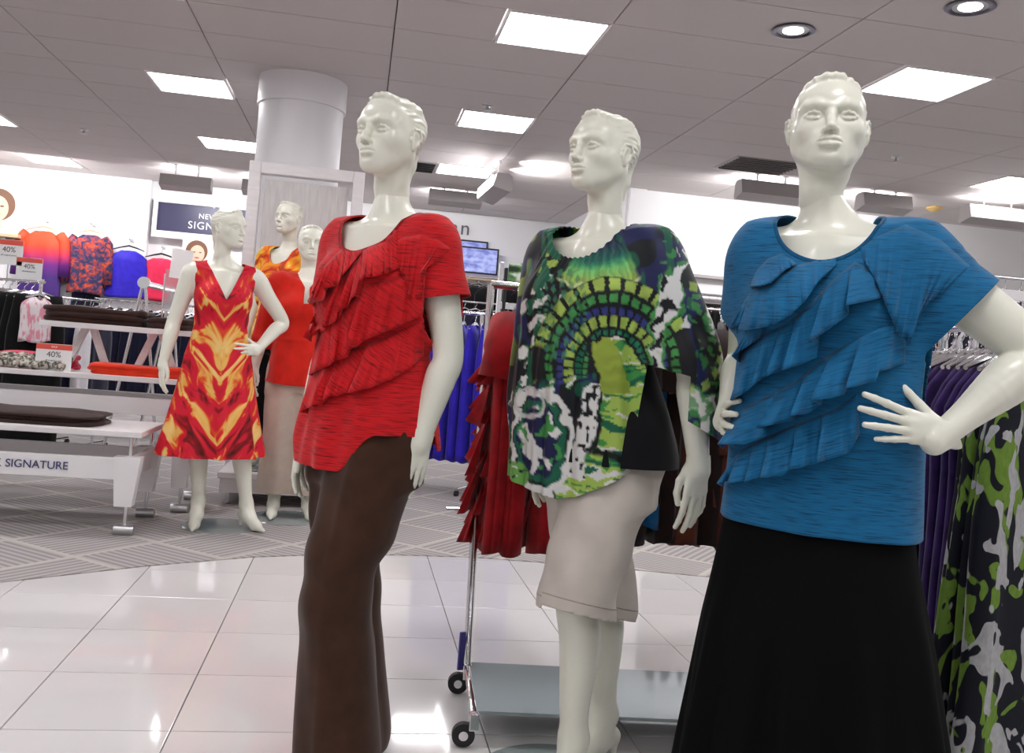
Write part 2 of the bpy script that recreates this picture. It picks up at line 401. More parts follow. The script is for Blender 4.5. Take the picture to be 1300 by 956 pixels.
        for ax in range(3):
            u, v = [(1, 2), (2, 0), (0, 1)][ax]
            sa = [slice(1, -1)]*3; sb = [slice(1, -1)]*3; sa[ax] = slice(0, -1); sb[ax] = slice(1, None)
            A, B = neg[tuple(sa)], neg[tuple(sb)]
            e = np.argwhere(A != B)
            if not len(e): continue
            flip = A[tuple(e.T)]
            base = e.copy(); base[:, u] += 1; base[:, v] += 1
            du = np.zeros(3, int); du[u] = 1; dv = np.zeros(3, int); dv[v] = 1
            q = np.stack([idm[tuple((base-du-dv).T)], idm[tuple((base-dv).T)], idm[tuple(base.T)], idm[tuple((base-du).T)]], 1)
            q = np.where(flip[:, None], q, q[:, ::-1])
            quads.append(q)
        Q = np.concatenate(quads) if quads else np.zeros((0, 4), int)
        return P, Q[(Q >= 0).all(1)]
def smin(a, b, k):
    if k <= 0: return np.minimum(a, b)
    h = np.maximum(k-np.abs(a-b), 0)/k
    return np.minimum(a, b)-h*h*(k*.25)
def clip(P, Q, fld):
    """keep the part of a mesh where fld <= 0, cut cleanly along fld = 0 (quads or triangles in, polygons out)"""
    P = np.asarray(P); F = np.asarray(fld); ins = F <= 0
    cnt = ins[Q].sum(1); full = Q[cnt == Q.shape[1]]; part = Q[(cnt > 0) & (cnt < Q.shape[1])]
    faces = [tuple(q) for q in full]; new = []; key = {}; n0 = len(P)
    for q in part:
        out = []
        m = len(q)
        for i in range(m):
            a, b = int(q[i]), int(q[(i+1) % m])
            if ins[a]: out.append(a)
            if ins[a] != ins[b]:
                kk = (a, b) if a < b else (b, a)
                if kk not in key:
                    t = F[a]/(F[a]-F[b]); key[kk] = n0+len(new); new.append(P[a]+t*(P[b]-P[a]))
                out.append(key[kk])
        if len(out) >= 3: faces.append(tuple(out))
    P2 = np.concatenate([P, np.array(new)]) if new else P
    used = np.zeros(len(P2), bool)
    for f in faces: used[list(f)] = True
    mp = np.cumsum(used)-1
    return P2[used], [tuple(int(mp[i]) for i in f) for f in faces]
def sculpt_head(h):
    """chin at z=0, crown at .225, face towards -y; hair swept back into a low tail"""
    v = Vol((-.1, -.135, -.12), (.1, .135, .245), h)
    v.ball((0, .014, .138), (.073, .094, .082), .02)
    v.ball((0, -.028, .088), (.064, .062, .088), .03)
    v.ball((0, -.042, .150), (.060, .047, .052), .03)
    for s in (-1, 1):
        v.cone((s*.046, .008, .058), (s*.020, -.064, .017), .021, .015, .03)      # jaw
        v.ball((s*.044, -.052, .088), (.020, .022, .020), .025)                   # cheekbone
        v.ball((s*.050, .0, .085), (.016, .03, .03), .03)
    v.ball((0, -.072, .018), (.020, .018, .018), .022)
    v.ball((0, -.070, .050), (.030, .024, .026), .025)                            # muzzle
    v.cone((0, .028, .06), (0, .036, -.12), .043, .050, .03)                      # neck
    for s in (-1, 1):
        v.cone((s*.040, .03, .05), (s*.016, -.006, -.11), .010, .010, .03)        # neck cord
        v.ball((s*.034, -.097, .1135), (.021, .0140, .0130), .018, True)           # eye socket
        v.ball((s*.017, -.099, .116), (.009, .0115, .012), .012, True)
        v.path([(s*.013, -.090, .130), (s*.030, -.0865, .1365), (s*.046, -.076, .1355), (s*.056, -.064, .126)], [.0020, .0030, .0028, .0022], .018)
    v.path([(0, -.089, .128), (0, -.093, .112), (0, -.103, .093), (0, -.1115, .079)], [.0058, .0056, .0070, .0088], .012)
    for s in (-1, 1):
        v.ball((s*.0105, -.099, .0735), (.0068, .0095, .0072), .007)
        v.ball((s*.0062, -.1045, .0665), (.0040, .0062, .0045), .003, True)
        # eye
        v.ball((s*.0335, -.0715, .1125), .0128, .003)
        v.path([(s*.0185, -.0815, .1110), (s*.0250, -.0860, .1165), (s*.0335, -.0875, .1188), (s*.0425, -.0835, .1172), (s*.0500, -.0750, .1118)], [.0020, .0028, .0030, .0028, .0022], .004)
        v.path([(s*.0185, -.0815, .1105), (s*.0260, -.0842, .1062), (s*.0340, -.0846, .1050), (s*.0430, -.0805, .1068), (s*.0500, -.0750, .1112)], [.0016, .0020, .0022, .0020, .0018], .005)
        v.path([(s*.0230, -.0905, .1210), (s*.0340, -.0910, .1245), (s*.0450, -.0850, .1220)], .0012, .004, True)
        v.ball((s*.0335, -.0850, .1128), (.0032, .0016, .0034), .002, True)
    # lips
    v.ball((0, -.0985, .0615), (.0035, .004, .008), .006, True)
    for s in (-1, 1):
        v.path([(s*.0225, -.0872, .0492), (s*.0150, -.0945, .0525), (s*.0055, -.0985, .0545), (0, -.0985, .0535)], [.0024, .0048, .0056, .0054], .006)
        v.path([(s*.0210, -.0872, .0470), (s*.0130, -.0940, .0430), (0, -.0970, .0415)], [.0026, .0058, .0072], .006)
        v.path([(s*.0235, -.0905, .0487), (s*.0130, -.1015, .0488), (0, -.1065, .0484)], [.0014, .0020, .0022], .003, True)
    v.ball((0, -.0960, .0300), (.014, .006, .005), .010, True)
    # ears
    for s in (-1, 1):
        v.ball((s*.0765, .011, .1000), (.0070, .0180, .0310), .004, rot=(-.2, 0, s*.28))
        v.path([(s*.0735, -.008, .112), (s*.0800, .002, .129), (s*.0845, .019, .128), (s*.0850, .027, .110), (s*.0800, .020, .089), (s*.0745, .003, .0740)], [.0030, .0032, .0034, .0034, .0036, .0050], .003)
        v.ball((s*.0855, .008, .1010), (.0060, .0090, .0165), .005, True, rot=(-.2, 0, s*.32))
        v.ball((s*.0755, -.007, .0990), (.004, .004, .006), .004)
    # hair
    v.ball((0, .022, .144), (.0765, .0955, .0825), .003)
    v.cone((0, .100, .115), (0, .094, .050), .026, .018, .02)
    v.cone((0, .094, .050), (0, .090, -.018), .017, .007, .015)
    for i, (x, y, z, r) in enumerate([(-.030, -.056, .205, .0085), (-.014, -.062, .2105, .0090), (.002, -.061, .2135, .0090), (.018, -.058, .2105, .0095), (.034, -.050, .204, .0085), (-.045, -.046, .196, .0075), (.049, -.040, .195, .0075)]):
        v.cone((x, y, z), (x*1.15, y+.075, z-.003), r, .012, .010)
    return v
def head_parts(h):
    v = sculpt_head(h)
    P, Q = v.mesh()
    # combed strands
    x, y, z = P.T
    hair = np.clip(((y+.035)+(z-.175)*.9)*60, 0, 1)*np.clip((z-.075-.55*np.clip(.03-y, 0, 1))*60, 0, 1)
    hair = np.maximum(hair, np.clip((z-.196)*90, 0, 1))
    n = np.stack([x/.078, (y-.02)/.095, (z-.145)/.08], 1); n /= np.linalg.norm(n, axis=1)[:, None]+1e-9
    a = np.arctan2(x, (z-.10))
    g = np.sin(a*26+3*np.sin(y*40))*.6+np.sin(a*47+1.3+y*30)*.4
    P = P+n*(hair*g*.0017)[:, None]
    return P, Q
def vec(*a): return np.array(a, float)
def unit(a): a = np.array(a, float); return a/np.linalg.norm(a)
HEADS = {}
def head_mesh(h):
    if h not in HEADS: HEADS[h] = head_parts(h)
    return HEADS[h]
TORSO = [(.82, 0, .005, .120, .088), (.86, 0, .005, .168, .118), (.91, 0, .010, .186, .132), (.98, 0, .008, .182, .130), (1.08, 0, .0, .160, .112), (1.18, 0, -.002, .140, .100), (1.27, 0, .0, .145, .104), (1.36, 0, .004, .158, .108), (1.44, 0, .012, .160, .096), (1.50, 0, .018, .140, .075)]
def hand(v, wr, F, W, N, curl=(.25, .3, .35, .45), spread=(.10, .02, -.06, -.16), thumb=(.5, .35), sc=1.0):
    """a hand in the volume v: wrist wr, finger axis F, thumb side W, palm normal N; each finger bends towards N"""
    F, W, N = unit(F), unit(W), unit(N)
    def at(f, w, n): return wr+sc*(f*F+w*W+n*N)
    kn = [(.092, .027, 0), (.096, .008, -.003), (.092, -.011, -.002), (.084, -.027, .001)]
    ln = [(.040, .026, .020), (.044, .029, .021), (.041, .027, .020), (.032, .021, .018)]
    for f, w, n in kn: v.cone(at(.006, w*.45, 0), at(f-.008, w*.95, n), .0165*sc, .0112*sc, .012, flat=(N, 1.15))
    v.cone(at(-.03, 0, 0), at(.012, 0, 0), .027*sc, .022*sc, .014, flat=(N, 1.2))
    v.ball(at(.028, .022, .008), .0155*sc, .014)
    for i in range(4):
        p = at(*kn[i]); a = spread[i]; c = curl[i]*.55; r = .0092 if i < 3 else .0080
        for j in range(3):
            d = (math.cos(c)*(math.cos(a)*F+math.sin(a)*W)+math.sin(c)*N)
            q = p+sc*ln[i][j]*d
            v.cone(p, q, r*sc, (r-.0011)*sc, .003)
            p = q; r -= .0009; c += curl[i]*(1.0 if j == 0 else .7)
    ta, tc = thumb
    p = at(.020, .024, .006)
    for j, (l, r) in enumerate([(.040, .0125), (.032, .0105), (.026, .0092)]):
        d = math.cos(ta)*F+math.sin(ta)*(.86*W+.5*N)
        q = p+sc*l*unit(d); v.cone(p, q, r*sc, (r-.0015)*sc, .006 if j == 0 else .003); p = q; ta -= tc
def foot(v, ank, fd, heel=.07):
    """raised foot in a pointed court shoe; fd is the toe direction on the floor"""
    fd = unit(fd); g = vec(ank[0], ank[1], 0)
    z0 = ank[2]
    v.cone(ank, g+fd*.035+vec(0, 0, .075), .037, .036, .03)
    v.cone(g+fd*.035+vec(0, 0, .075), g+fd*.115+vec(0, 0, .030), .036, .030, .025)
    v.cone(g+fd*.115+vec(0, 0, .028), g+fd*.195+vec(0, 0, .012), .028, .010, .02)
    v.cone(g-fd*.030+vec(0, 0, .085), g+fd*.10+vec(0, 0, .022), .030, .022, .02)
    v.cone(g-fd*.040+vec(0, 0, .080), g-fd*.045+vec(0, 0, .006), .020, .008, .012)
def make_body(J, h=.0065, hh=.0019, head_h=.0022, torso=TORSO, bust=.056):
    """one continuous mannequin skin from a joint table J; returns vertices and faces"""
    Ps, Qs = [], []; off = 0
    def add(P, Q):
        nonlocal off
        Ps.append(np.asarray(P)); Qs.extend([tuple(int(i)+off for i in q) for q in Q]); off += len(P)
    v = Vol((-.48, -.42, 0), (.48, .36, 1.70), h)
    v.stack(torso, .03)
    nb = vec(*J.get('neck', (0, .022, 1.545)))
    hp = vec(*J['head'])                                   # chin level point on the head axis
    hy, ht, hr = J['head_rot']                             # yaw, nod, roll
    HM = (Matrix.Rotation(hy, 3, 'Z') @ Matrix.Rotation(ht, 3, 'X') @ Matrix.Rotation(hr, 3, 'Y'))
    HMn = np.array(HM)
    ntop = hp+HMn @ vec(0, .034, -.055)
    v.limb([ntop+unit(ntop-nb)*.03, ntop, (ntop+nb)/2, nb-vec(0, -.004, .03), nb-vec(0, .0, .11)], [.046, .0475, .050, .060, .070], .045)
    ar = J.get('arm', 1.0)
    for sx, s in (('L', 1), ('R', -1)):
        sh, el, wr = [vec(*J[k+sx]) for k in ('sh', 'el', 'wr')]
        v.cone(nb+vec(s*.030, .014, -.022), sh+vec(-s*.03, .008, .016), .034, .036, .05)
        v.cone(vec(s*.020, -.056, 1.468), sh+vec(-s*.03, -.020, .016), .008, .010, .025)
        fm = el+(wr-el)*.30
        v.limb([sh-vec(s*.05, 0, .01), sh, sh+(el-sh)*.42, el, fm, wr+(el-wr)*.25, wr, wr+(wr-el)*.1], [.052, .056*ar**.5, .050*ar, .0415*ar, .0425*ar, .033, .0285, .0285], .03)
        if bust: v.ball((s*.078, -.076, 1.335), (bust, bust*.92, bust*1.05), .05)
        hpj, kn, an = [vec(*J[k+sx]) for k in ('hip', 'kn', 'an')]
        cf = kn+(an-kn)*.33+vec(0, .018, 0)
        v.limb([hpj, hpj+(kn-hpj)*.4, kn+(hpj-kn)*.12, kn-vec(0, 0, .03), cf, an+(kn-an)*.25, an], [.095, .088, .061, .055, .056, .041, .036], .04, 14)
        v.ball(kn+vec(0, -.022, .004), (.036, .034, .045), .03)
        foot(v, an, J['toe'+sx])
        F, W, N = J['hand'+sx][:3]; opt = J['hand'+sx][3] if len(J['hand'+sx]) > 3 else {}
        hv = Vol(wr-.21, wr+.21, hh) if False else None
        Fu = unit(F); c0 = wr+.09*Fu
        hv = Vol(np.minimum(wr-.04, c0-.12), np.maximum(wr+.04, c0+.12), hh)
        hand(hv, wr, F, W, N, **opt)
        hv.limb([fm, wr+(el-wr)*.25, wr, wr+(wr-el)*.1], [.0425*ar, .033, .0285, .0285], .014)
        ax = unit(wr-el)
        P, Q = hv.mesh(); P, Q = clip(P, Q, -((P-wr) @ ax)-.012); add(P, Q)
        v.cutp = getattr(v, 'cutp', [])+[(wr, ax)]
    P, Q = v.mesh()
    ku = unit(ntop-nb)
    P, Q = clip(P, Q, np.where(P[:, 2] > nb[2]+.0, ((P-ntop) @ ku)-.006, -1)); 
    add(P, Q)
    hP, hQ = head_mesh(head_h); hP = hP*vec(J.get('head_w', 1.04), 1, 1)
    zl = hP[:, 2].copy(); front = hP[:, 1] < .068
    hP = hP @ HMn.T+hp
    q = hP-ntop; tl = q @ ku; rad = q-tl[:, None]*ku; rn = np.linalg.norm(rad, axis=1)+1e-9
    w = np.clip((.035-tl)/.05, 0, 1)*(tl < .04)*np.where(rn < .080, 1, 0); w = w*w*(3-2*w)
    hP = hP+(rad/rn[:, None])*((.0478-rn)*w)[:, None]
    hP, hQ = clip(hP, hQ, -((hP-ntop) @ ku)-.006+0); add(hP, hQ)
    return np.concatenate(Ps), Qs
# ================================================================ mannequins and what they wear
R = math.radians
def hang(sx, sh, el, wr, F, W, N, **o): return {'sh'+sx: sh, 'el'+sx: el, 'wr'+sx: wr, 'hand'+sx: (F, W, N, o)}
LEGS = {'hipL': (.088, .0, .92), 'knL': (.10, -.03, .53), 'anL': (.105, .03, .14), 'toeL': (.25, -1, 0), 'hipR': (-.088, .0, .92), 'knR': (-.095, -.03, .53), 'anR': (-.10, .0, .14), 'toeR': (-.25, -1, 0)}
RED = dict(LEGS, head=(0, -.005, 1.645), head_rot=(R(5), R(-2), 0))
RED.update(hang('L', (.180, .02, 1.458), (.235, .045, 1.165), (.205, .0, .945), (-.12, -.10, -1), (-.45, -1, 0), (-1, .45, 0), curl=(.22, .25, .3, .35)))
RED.update(hang('R', (-.180, .02, 1.458), (-.225, .045, 1.165), (-.215, -.03, .91), (-.0, -.15, -1), (.4, -1, 0), (1, .4, 0), curl=(.22, .25, .3, .35)))
RED.update(hipL=(.082, -.02, .92), knL=(.055, -.12, .55), anL=(.062, -.085, .15), hipR=(-.080, .01, .92), knR=(-.055, .02, .53), anR=(-.03, .05, .15))
MID = dict(RED, head_rot=(R(-8), R(-2), 0))
MID.update(hang('L', (.180, .02, 1.458), (.30, .05, 1.18), (.355, .03, .94), (.02, -.08, -1), (-.45, -1, 0), (-1, .45, 0), curl=(.22, .25, .3, .35)))
MID.update(hang('R', (-.165, .02, 1.458), (-.185, .06, 1.165), (-.150, .02, .93), (-.0, -.15, -1), (.4, -1, 0), (1, .4, 0), curl=(.22, .25, .3, .35)))
MID.update(hipL=(.120, .01, .92), knL=(.090, -.085, .55), anL=(.090, -.05, .16), hipR=(-.045, .04, .92), knR=(.02, .12, .53), anR=(.03, .18, .15))
BLUE = dict(LEGS, head=(-.03, -.005, 1.645), neck=(-.02, .022, 1.545), head_rot=(R(14), R(-5), 0), arm=1.2, head_w=1.09)
BLUE.update(hang('L', (.180, .02, 1.458), (.42, .06, 1.26), (.26, -.075, 1.085), (-.80, -.70, .15), (-.1, .1, 1), (-.70, .80, 0), curl=(.2, .15, .15, .15), spread=(.22, .06, -.08, -.22), thumb=(1.0, .05)))
BLUE.update(hang('R', (-.168, .02, 1.458), (-.235, .22, 1.22), (-.232, .06, 1.07), (.2, -.95, 0), (.1, .1, 1), (.95, .2, 0), curl=(.3, .3, .3, .3), spread=(.22, .06, -.08, -.22), thumb=(.9, .1)))

def tri(F):
    out = []
    for f in F:
        for i in range(1, len(f)-1): out.append((f[0], f[i], f[i+1]))
    return np.array(out)
def vnormals(P, F):
    T = tri(F); n = np.cross(P[T[:, 1]]-P[T[:, 0]], P[T[:, 2]]-P[T[:, 0]]); N = np.zeros_like(P)
    for i in range(3): np.add.at(N, T[:, i], n)
    return N/(np.linalg.norm(N, axis=1)[:, None]+1e-12)
def neck_field(P, w0=.8955, ru=.105, rw=.107, tilt=(.8, .6), cx=0, z0=1.3):
    w = P[:, 1]*tilt[0]+P[:, 2]*tilt[1]
    d = 1-np.sqrt(((P[:, 0]-cx)/ru)**2+((w-w0)/rw)**2)
    return np.where(P[:, 2] > z0, d*.1, -1)
def garment(tab, J, sleeves, h=.0065, neck=None, hem=None, extra=None, folds=None, k=.06, arm_k=.07, base=None):
    """cloth as the skin of a loose body; sleeves: {side: (list of t along the upper arm + radius, cut t)}"""
    v = Vol((-.56, -.36, min(r[0] for r in tab)-.03), (.56, .36, 1.68), h)
    v.stack(tab, .03)
    nb = vec(*J.get('neck', (0, .022, 1.545)))
    flds = []
    if sleeves is not None:
        for sx, s in (('L', 1), ('R', -1)):
            sh, el, wr = [vec(*J[q+sx]) for q in ('sh', 'el', 'wr')]
            v.cone(nb+vec(s*.03, .014, -.022), sh+vec(-s*.03, .008, .016), .042, .044, .05)
            v.cone(vec(s*.02, -.05, 1.462), sh+vec(-s*.03, -.018, .018), .026, .028, .03)
            v.ball((s*.078, -.078, 1.335), (.070, .062, .072), .06)
            if sx in sleeves:
                tr, cut = sleeves[sx]
                pt = lambda t: sh+(el-sh)*t if t <= 1 else el+(wr-el)*(t-1)
                v.limb([sh-vec(s*.05, 0, .01)]+[pt(t)+vec(*(o or (0, 0, 0))) for t, r, o in tr], [tr[0][1]]+[r for t, r, o in tr], arm_k)
                flds.append((sh, el, cut, s))
    if base: base(v)
    P, Q = v.mesh()
    if folds is not None:
        N = vnormals(P, Q); P = P+N*folds(P, N)[:, None]
    f = np.full(len(P), -1.0)
    if neck: f = np.maximum(f, neck_field(P, **neck))
    if hem: f = np.maximum(f, hem(P)-P[:, 2])
    for sh, el, cut, s in flds:
        a = unit(el-sh); out = (P-sh) @ a
        if callable(cut): g = cut(P)
        else: g = np.where((P[:, 0]-sh[0])*s > -.02, out-cut, -1)
        f = np.maximum(f, g)
    if extra: f = np.maximum(f, extra(P))
    return clip(P, Q, f)
def heather(name, a, b, st=(20, 20, 460), rough=.8, rot=None):
    m = ramp_mat(name, [(.30, b), (.47, a), (.75, tuple(min(1, c*1.25) for c in a))], 1.0, 2.5, st, rough, rot=rot)
    m.node_tree.nodes['Principled BSDF'].inputs['Sheen Weight'].default_value = .1
    return m
def band(name, P, F, lo, hi, fld, m, parent, out=.0012):
    """a narrow strip of a garment where lo < fld(P) < hi, raised a little: bindings and stitched hems"""
    N = vnormals(P, F); P2 = np.concatenate([P+N*out, N], 1); T = tri(F)
    A, Fa = clip(P2, T, lo-fld(P2[:, :3])); 
    if not Fa: return
    A, Fa = clip(A, tri(Fa), fld(A[:, :3])-hi)
    if Fa: return solid(make(name, A[:, :3], Fa, m, parent, True), .0015)
class Drape:
    """looks for a garment's surface along a line of sight, to lay tiers of cloth on it"""
    def __init__(s, o):
        Mw = Matrix.Translation(o.parent.location) @ o.parent.rotation_euler.to_matrix().to_4x4()
        s.Mw = Mw.copy(); s.Mi = Mw.inverted()
        s.t = BVHTree.FromPolygons([Mw @ v.co for v in o.data.vertices], [tuple(p.vertices) for p in o.data.polygons])
    def hit(s, x, y, cx):
        d = ray(x, y).normalized()
        for k in range(28):
            t = k/27; q = ray(x+(cx-x)*t, y).normalized()
            h = s.t.ray_cast(EYE, q)
            if h[0] is not None: return (h[0]-EYE).length, d
        return None, d
    def tier(s, name, top, hem, out, mat_, parent, cx, nu=6, nv=9, lift=.004, thick=.0016):
        """top, hem: picture outlines of the seam and of the free edge (right to left); out: how far the edge stands off, per hem point"""
        hem = [Vector(p) for p in hem]; top = [Vector(p) for p in top]
        L = [0]
        for i in range(1, len(hem)): L.append(L[-1]+max((hem[i]-hem[i-1]).length, 4))
        tl = [0]
        for i in range(1, len(top)): tl.append(tl[-1]+(top[i]-top[i-1]).length)
        def ontop(u):
            q = u*tl[-1]
            for i in range(1, len(top)):
                if q <= tl[i] or i == len(top)-1: return top[i-1].lerp(top[i], (q-tl[i-1])/(tl[i]-tl[i-1]))
        cols = []
        for i in range(len(hem)-1):
            m = max(2, int((hem[i+1]-hem[i]).length/2.2))
            for j in range(m+(i == len(hem)-2)):
                t = j/m; u = (L[i]+(L[i+1]-L[i])*t)/L[-1]
                e = t
                cols.append((ontop(u), hem[i].lerp(hem[i+1], t), out[i]+(out[i+1]-out[i])*e))
        G = []
        nc = len(cols)
        for ci, (a, b, o) in enumerate(cols):
            uu = ci/max(1, nc-1); end = min(1, uu/.05, (1-uu)/.05); wv = .0055*math.sin(uu*nu*9+len(hem))+.003*math.sin(uu*nu*17)
            row = []
            for k in range(nv+1):
                v = k/nv; p = a.lerp(b, v)
                dist, d = s.hit(p.x, p.y, cx)
                if dist is None: dist = 2.4
                row.append((dist, d, -.0025+(.0030+lift*min(1, v*2.5)*end+(.0025 if v > 0 else -.001)*end)*(end > 0)+((1.55*(o-.014)+.014 if o > .014 else o*.8)*(.25+.75*end)+wv*end)*v**1.15))
            G.append(row)
        D = np.array([[r[0] for r in row] for row in G]); O = np.array([[r[2] for r in row] for row in G])
        for _ in range(3):                                          # ease the jumps where the line of sight grazes an edge
            D2 = D.copy(); D2[1:-1] = np.minimum(D[1:-1], (D[:-2]+D[1:-1]+D[2:])/3); D = D2
        P = [[s.Mi @ (EYE+G[i][k][1]*(D[i, k]-O[i, k])) for k in range(nv+1)] for i in range(len(G))]
        o = MB().grid(P).build(name, mat_, parent, True, fix=False)
        o.data.set_sharp_from_angle(angle=math.radians(75)); solid(o, thick, 0)
        return o
def figure(name, label, J, loc, psi, cat='mannequin', **kw):
    t = thing(name, label, cat, loc, -psi)
    P, Q = make_body(J, **kw)
    make('body', P, Q, M['skin'], t, True)
    return t
def base_plate(t, r=.22, c=(0, 0)):
    MB().lathe([(r-.006, 0), (r, .003), (r, .008), (r-.004, .011)], (c[0], c[1], 0), 48).build('base_plate', M['glassplate'], t)
M['glassplate'] = mat('grey_glass_plate', (.25, .29, .29), .08, spec=.6)
GREY_ROD = M['chrome']

# ---------------------------------------------------------------- red tiered top, brown trousers
M['redtop'] = heather('red_heather_jersey', (.56, .008, .012), (.16, .002, .006))
M['redtop2'] = heather('red_heather_jersey_bias', (.56, .008, .012), (.16, .002, .006), rot=(0, R(35), 0))
M['brown'] = cloth('brown_twill', (.060, .026, .015), .7, .8)
tR = figure('mannequin', 'ivory mannequin in a red tiered ruffle top and dark brown trousers', RED, (.045, 2.62, -.012), R(46))
base_plate(tR)
TOP = [(.80, .0, .010, .196, .168), (.90, 0, .008, .214, .172), (1.0, 0, .005, .202, .162), (1.10, 0, .0, .185, .138), (1.2, 0, -.004, .172, .125), (1.30, 0, -.002, .172, .125), (1.38, 0, .004, .176, .122), (1.45, 0, .014, .172, .108), (1.505, 0, .020, .150, .085)]
def red_folds(P, N):
    a = np.arctan2(P[:, 0], -P[:, 1])
    low = np.clip((1.25-P[:, 2])/.35, 0, 1)
    return low*(.007+.006*np.sin(a*7+P[:, 2]*9)+.004*np.sin(a*13+2-P[:, 2]*15))
def red_hem(P):
    x = P[:, 0]; front = P[:, 1] < .05
    s = np.clip((x-.055)/.10, 0, 1); s = s*s*(3-2*s)
    return np.where(front, .835+.105*s, .90)
def wing(sh, el, t0, x0, ztop=1.12):
    """sleeve hem across the upper arm; leaves the body of the top alone"""
    sh, el = vec(*sh), vec(*el); a = unit(el-sh); s = np.sign(sh[0])
    return lambda P: np.where((P[:, 0]*s > x0) & (P[:, 2] > ztop), (P-sh) @ a-t0, -1)
P, F = garment(TOP, RED, {'L': ([(0, .062, None), (.3, .070, None), (.62, .080, (.004, .0, 0))], wing(RED['shL'], RED['elL'], .150, .212)), 'R': ([(0, .060, None), (.3, .068, None), (.62, .076, None)], wing(RED['shR'], RED['elR'], .150, .212))}, neck=dict(ru=.118, rw=.135, w0=.905), hem=red_hem, folds=red_folds)
oR = make('top', P, F, M['redtop'], tR, True); solid(oR, .003)
M['redbind'] = cloth('red_binding', (.36, .006, .010), .8)
band('neck_binding', P, F, -.0075, 0, lambda q: neck_field(q, ru=.118, rw=.135, w0=.905), M['redbind'], oR)
dR = Drape(oR); CX = 478
lo, hi = .006, .030
dR.tier('ruffle', [(539, 405), (505, 420), (462, 440), (432, 448), (400, 470), (392, 480)], [(538, 452), (519, 469), (495, 482), (472, 492), (441, 499), (445, 496), (428, 503), (419, 502), (426, 500), (409, 508), (415, 506), (408, 515), (398, 513), (404, 512), (380, 523), (391, 525)], [.008, .010, .012, .014, .034, .008, .014, .034, .008, .032, .008, .014, .034, .008, .040, .010], M['redtop2'], oR, CX)
dR.tier('ruffle', [(538, 350), (505, 352), (470, 360), (448, 378), (420, 395), (402, 420)], [(539, 399), (520, 408), (503, 416), (480, 425), (462, 432), (468, 428), (452, 441), (437, 443), (447, 441), (442, 453), (427, 458), (432, 455), (416, 465), (421, 463), (405, 469), (411, 467), (392, 476), (398, 477)], [.008, .012, .016, .020, .040, .010, .022, .044, .010, .016, .040, .010, .036, .012, .036, .012, .042, .012], M['redtop2'], oR, CX)
dR.tier('ruffle', [(470, 316), (452, 330), (440, 345), (425, 360), (405, 385)], [(458, 378), (450, 376), (446, 379), (441, 390), (435, 393), (426, 394), (434, 399), (426, 408), (416, 413), (407, 414), (415, 418), (399, 426), (385, 428), (395, 434)], [.010, .030, .024, .018, .026, .046, .012, .020, .030, .046, .012, .026, .052, .014], M['redtop2'], oR, CX)
dR.tier('ruffle', [(460, 304), (446, 308), (436, 314), (425, 324), (412, 338)], [(462, 316), (445, 338), (435, 349), (428, 363), (418, 365), (409, 365), (415, 371), (411, 382), (400, 384), (390, 383), (398, 389)], [.010, .020, .028, .026, .030, .048, .012, .020, .028, .052, .014], M['redtop2'], oR, CX)
dR.tier('ruffle', [(504, 290), (486, 297), (470, 303), (456, 312)], [(507, 340), (495, 345), (478, 351), (464, 352), (456, 358), (460, 350), (453, 352)], [.008, .014, .022, .030, .046, .012, .008], M['redtop2'], oR, CX)

dR.tier('shoulder_flap', [(572, 316), (555, 304), (535, 298), (516, 300), (504, 306)], [(556, 334), (545, 338), (533, 346), (537, 377), (520, 381), (513, 352), (506, 338), (503, 322)], [.003, .008, .020, .010, .012, .006, .003, .001], M['redtop'], oR, 500, lift=.001)

def trousers(J, tab, legs, hem_z, h=.0075, folds=None, k=.05, extra=None):
    v = Vol((-.38, -.42, 0), (.38, .36, 1.12), h)
    v.stack(tab, .03)
    for sx in 'LR':
        hp, kn, an = [vec(*J[q+sx]) for q in ('hip', 'kn', 'an')]
        pts = [hp]; rs = [legs[0]]
        for t, r in legs[1:]:
            pts.append(hp+(kn-hp)*t if t <= 1 else kn+(an-kn)*(t-1)); rs.append(r)
        v.limb(pts, rs, k, 12)
    P, Q = v.mesh()
    if folds is not None: N = vnormals(P, Q); P = P+N*folds(P, N)[:, None]
    f = hem_z(P)-P[:, 2] if callable(hem_z) else hem_z-P[:, 2]
    f = np.maximum(f, P[:, 2]-1.06)
    return clip(P, Q, f)
PTAB = [(.80, 0, .008, .182, .128), (.90, 0, .010, .192, .136), (1.0, 0, .008, .186, .134), (1.08, 0, .0, .172, .125)]
def pant_folds(P, N):
    x, y, z = P.T
    return .005*np.sin(z*38+x*16*np.sign(x)+y*20)*np.exp(-((z-.56)/.16)**2)+.003*np.sin(x*55+z*9)+.004*np.exp(-((np.abs(x)-.10)/.012)**2)*(y < 0)
P, F = trousers(RED, PTAB, [.108, (.5, .112), (1, .096), (1.5, .100), (2.0, .112), (2.2, .116)], .035, folds=pant_folds)
solid(make('trousers', P, F, M['brown'], tR, True), .003)

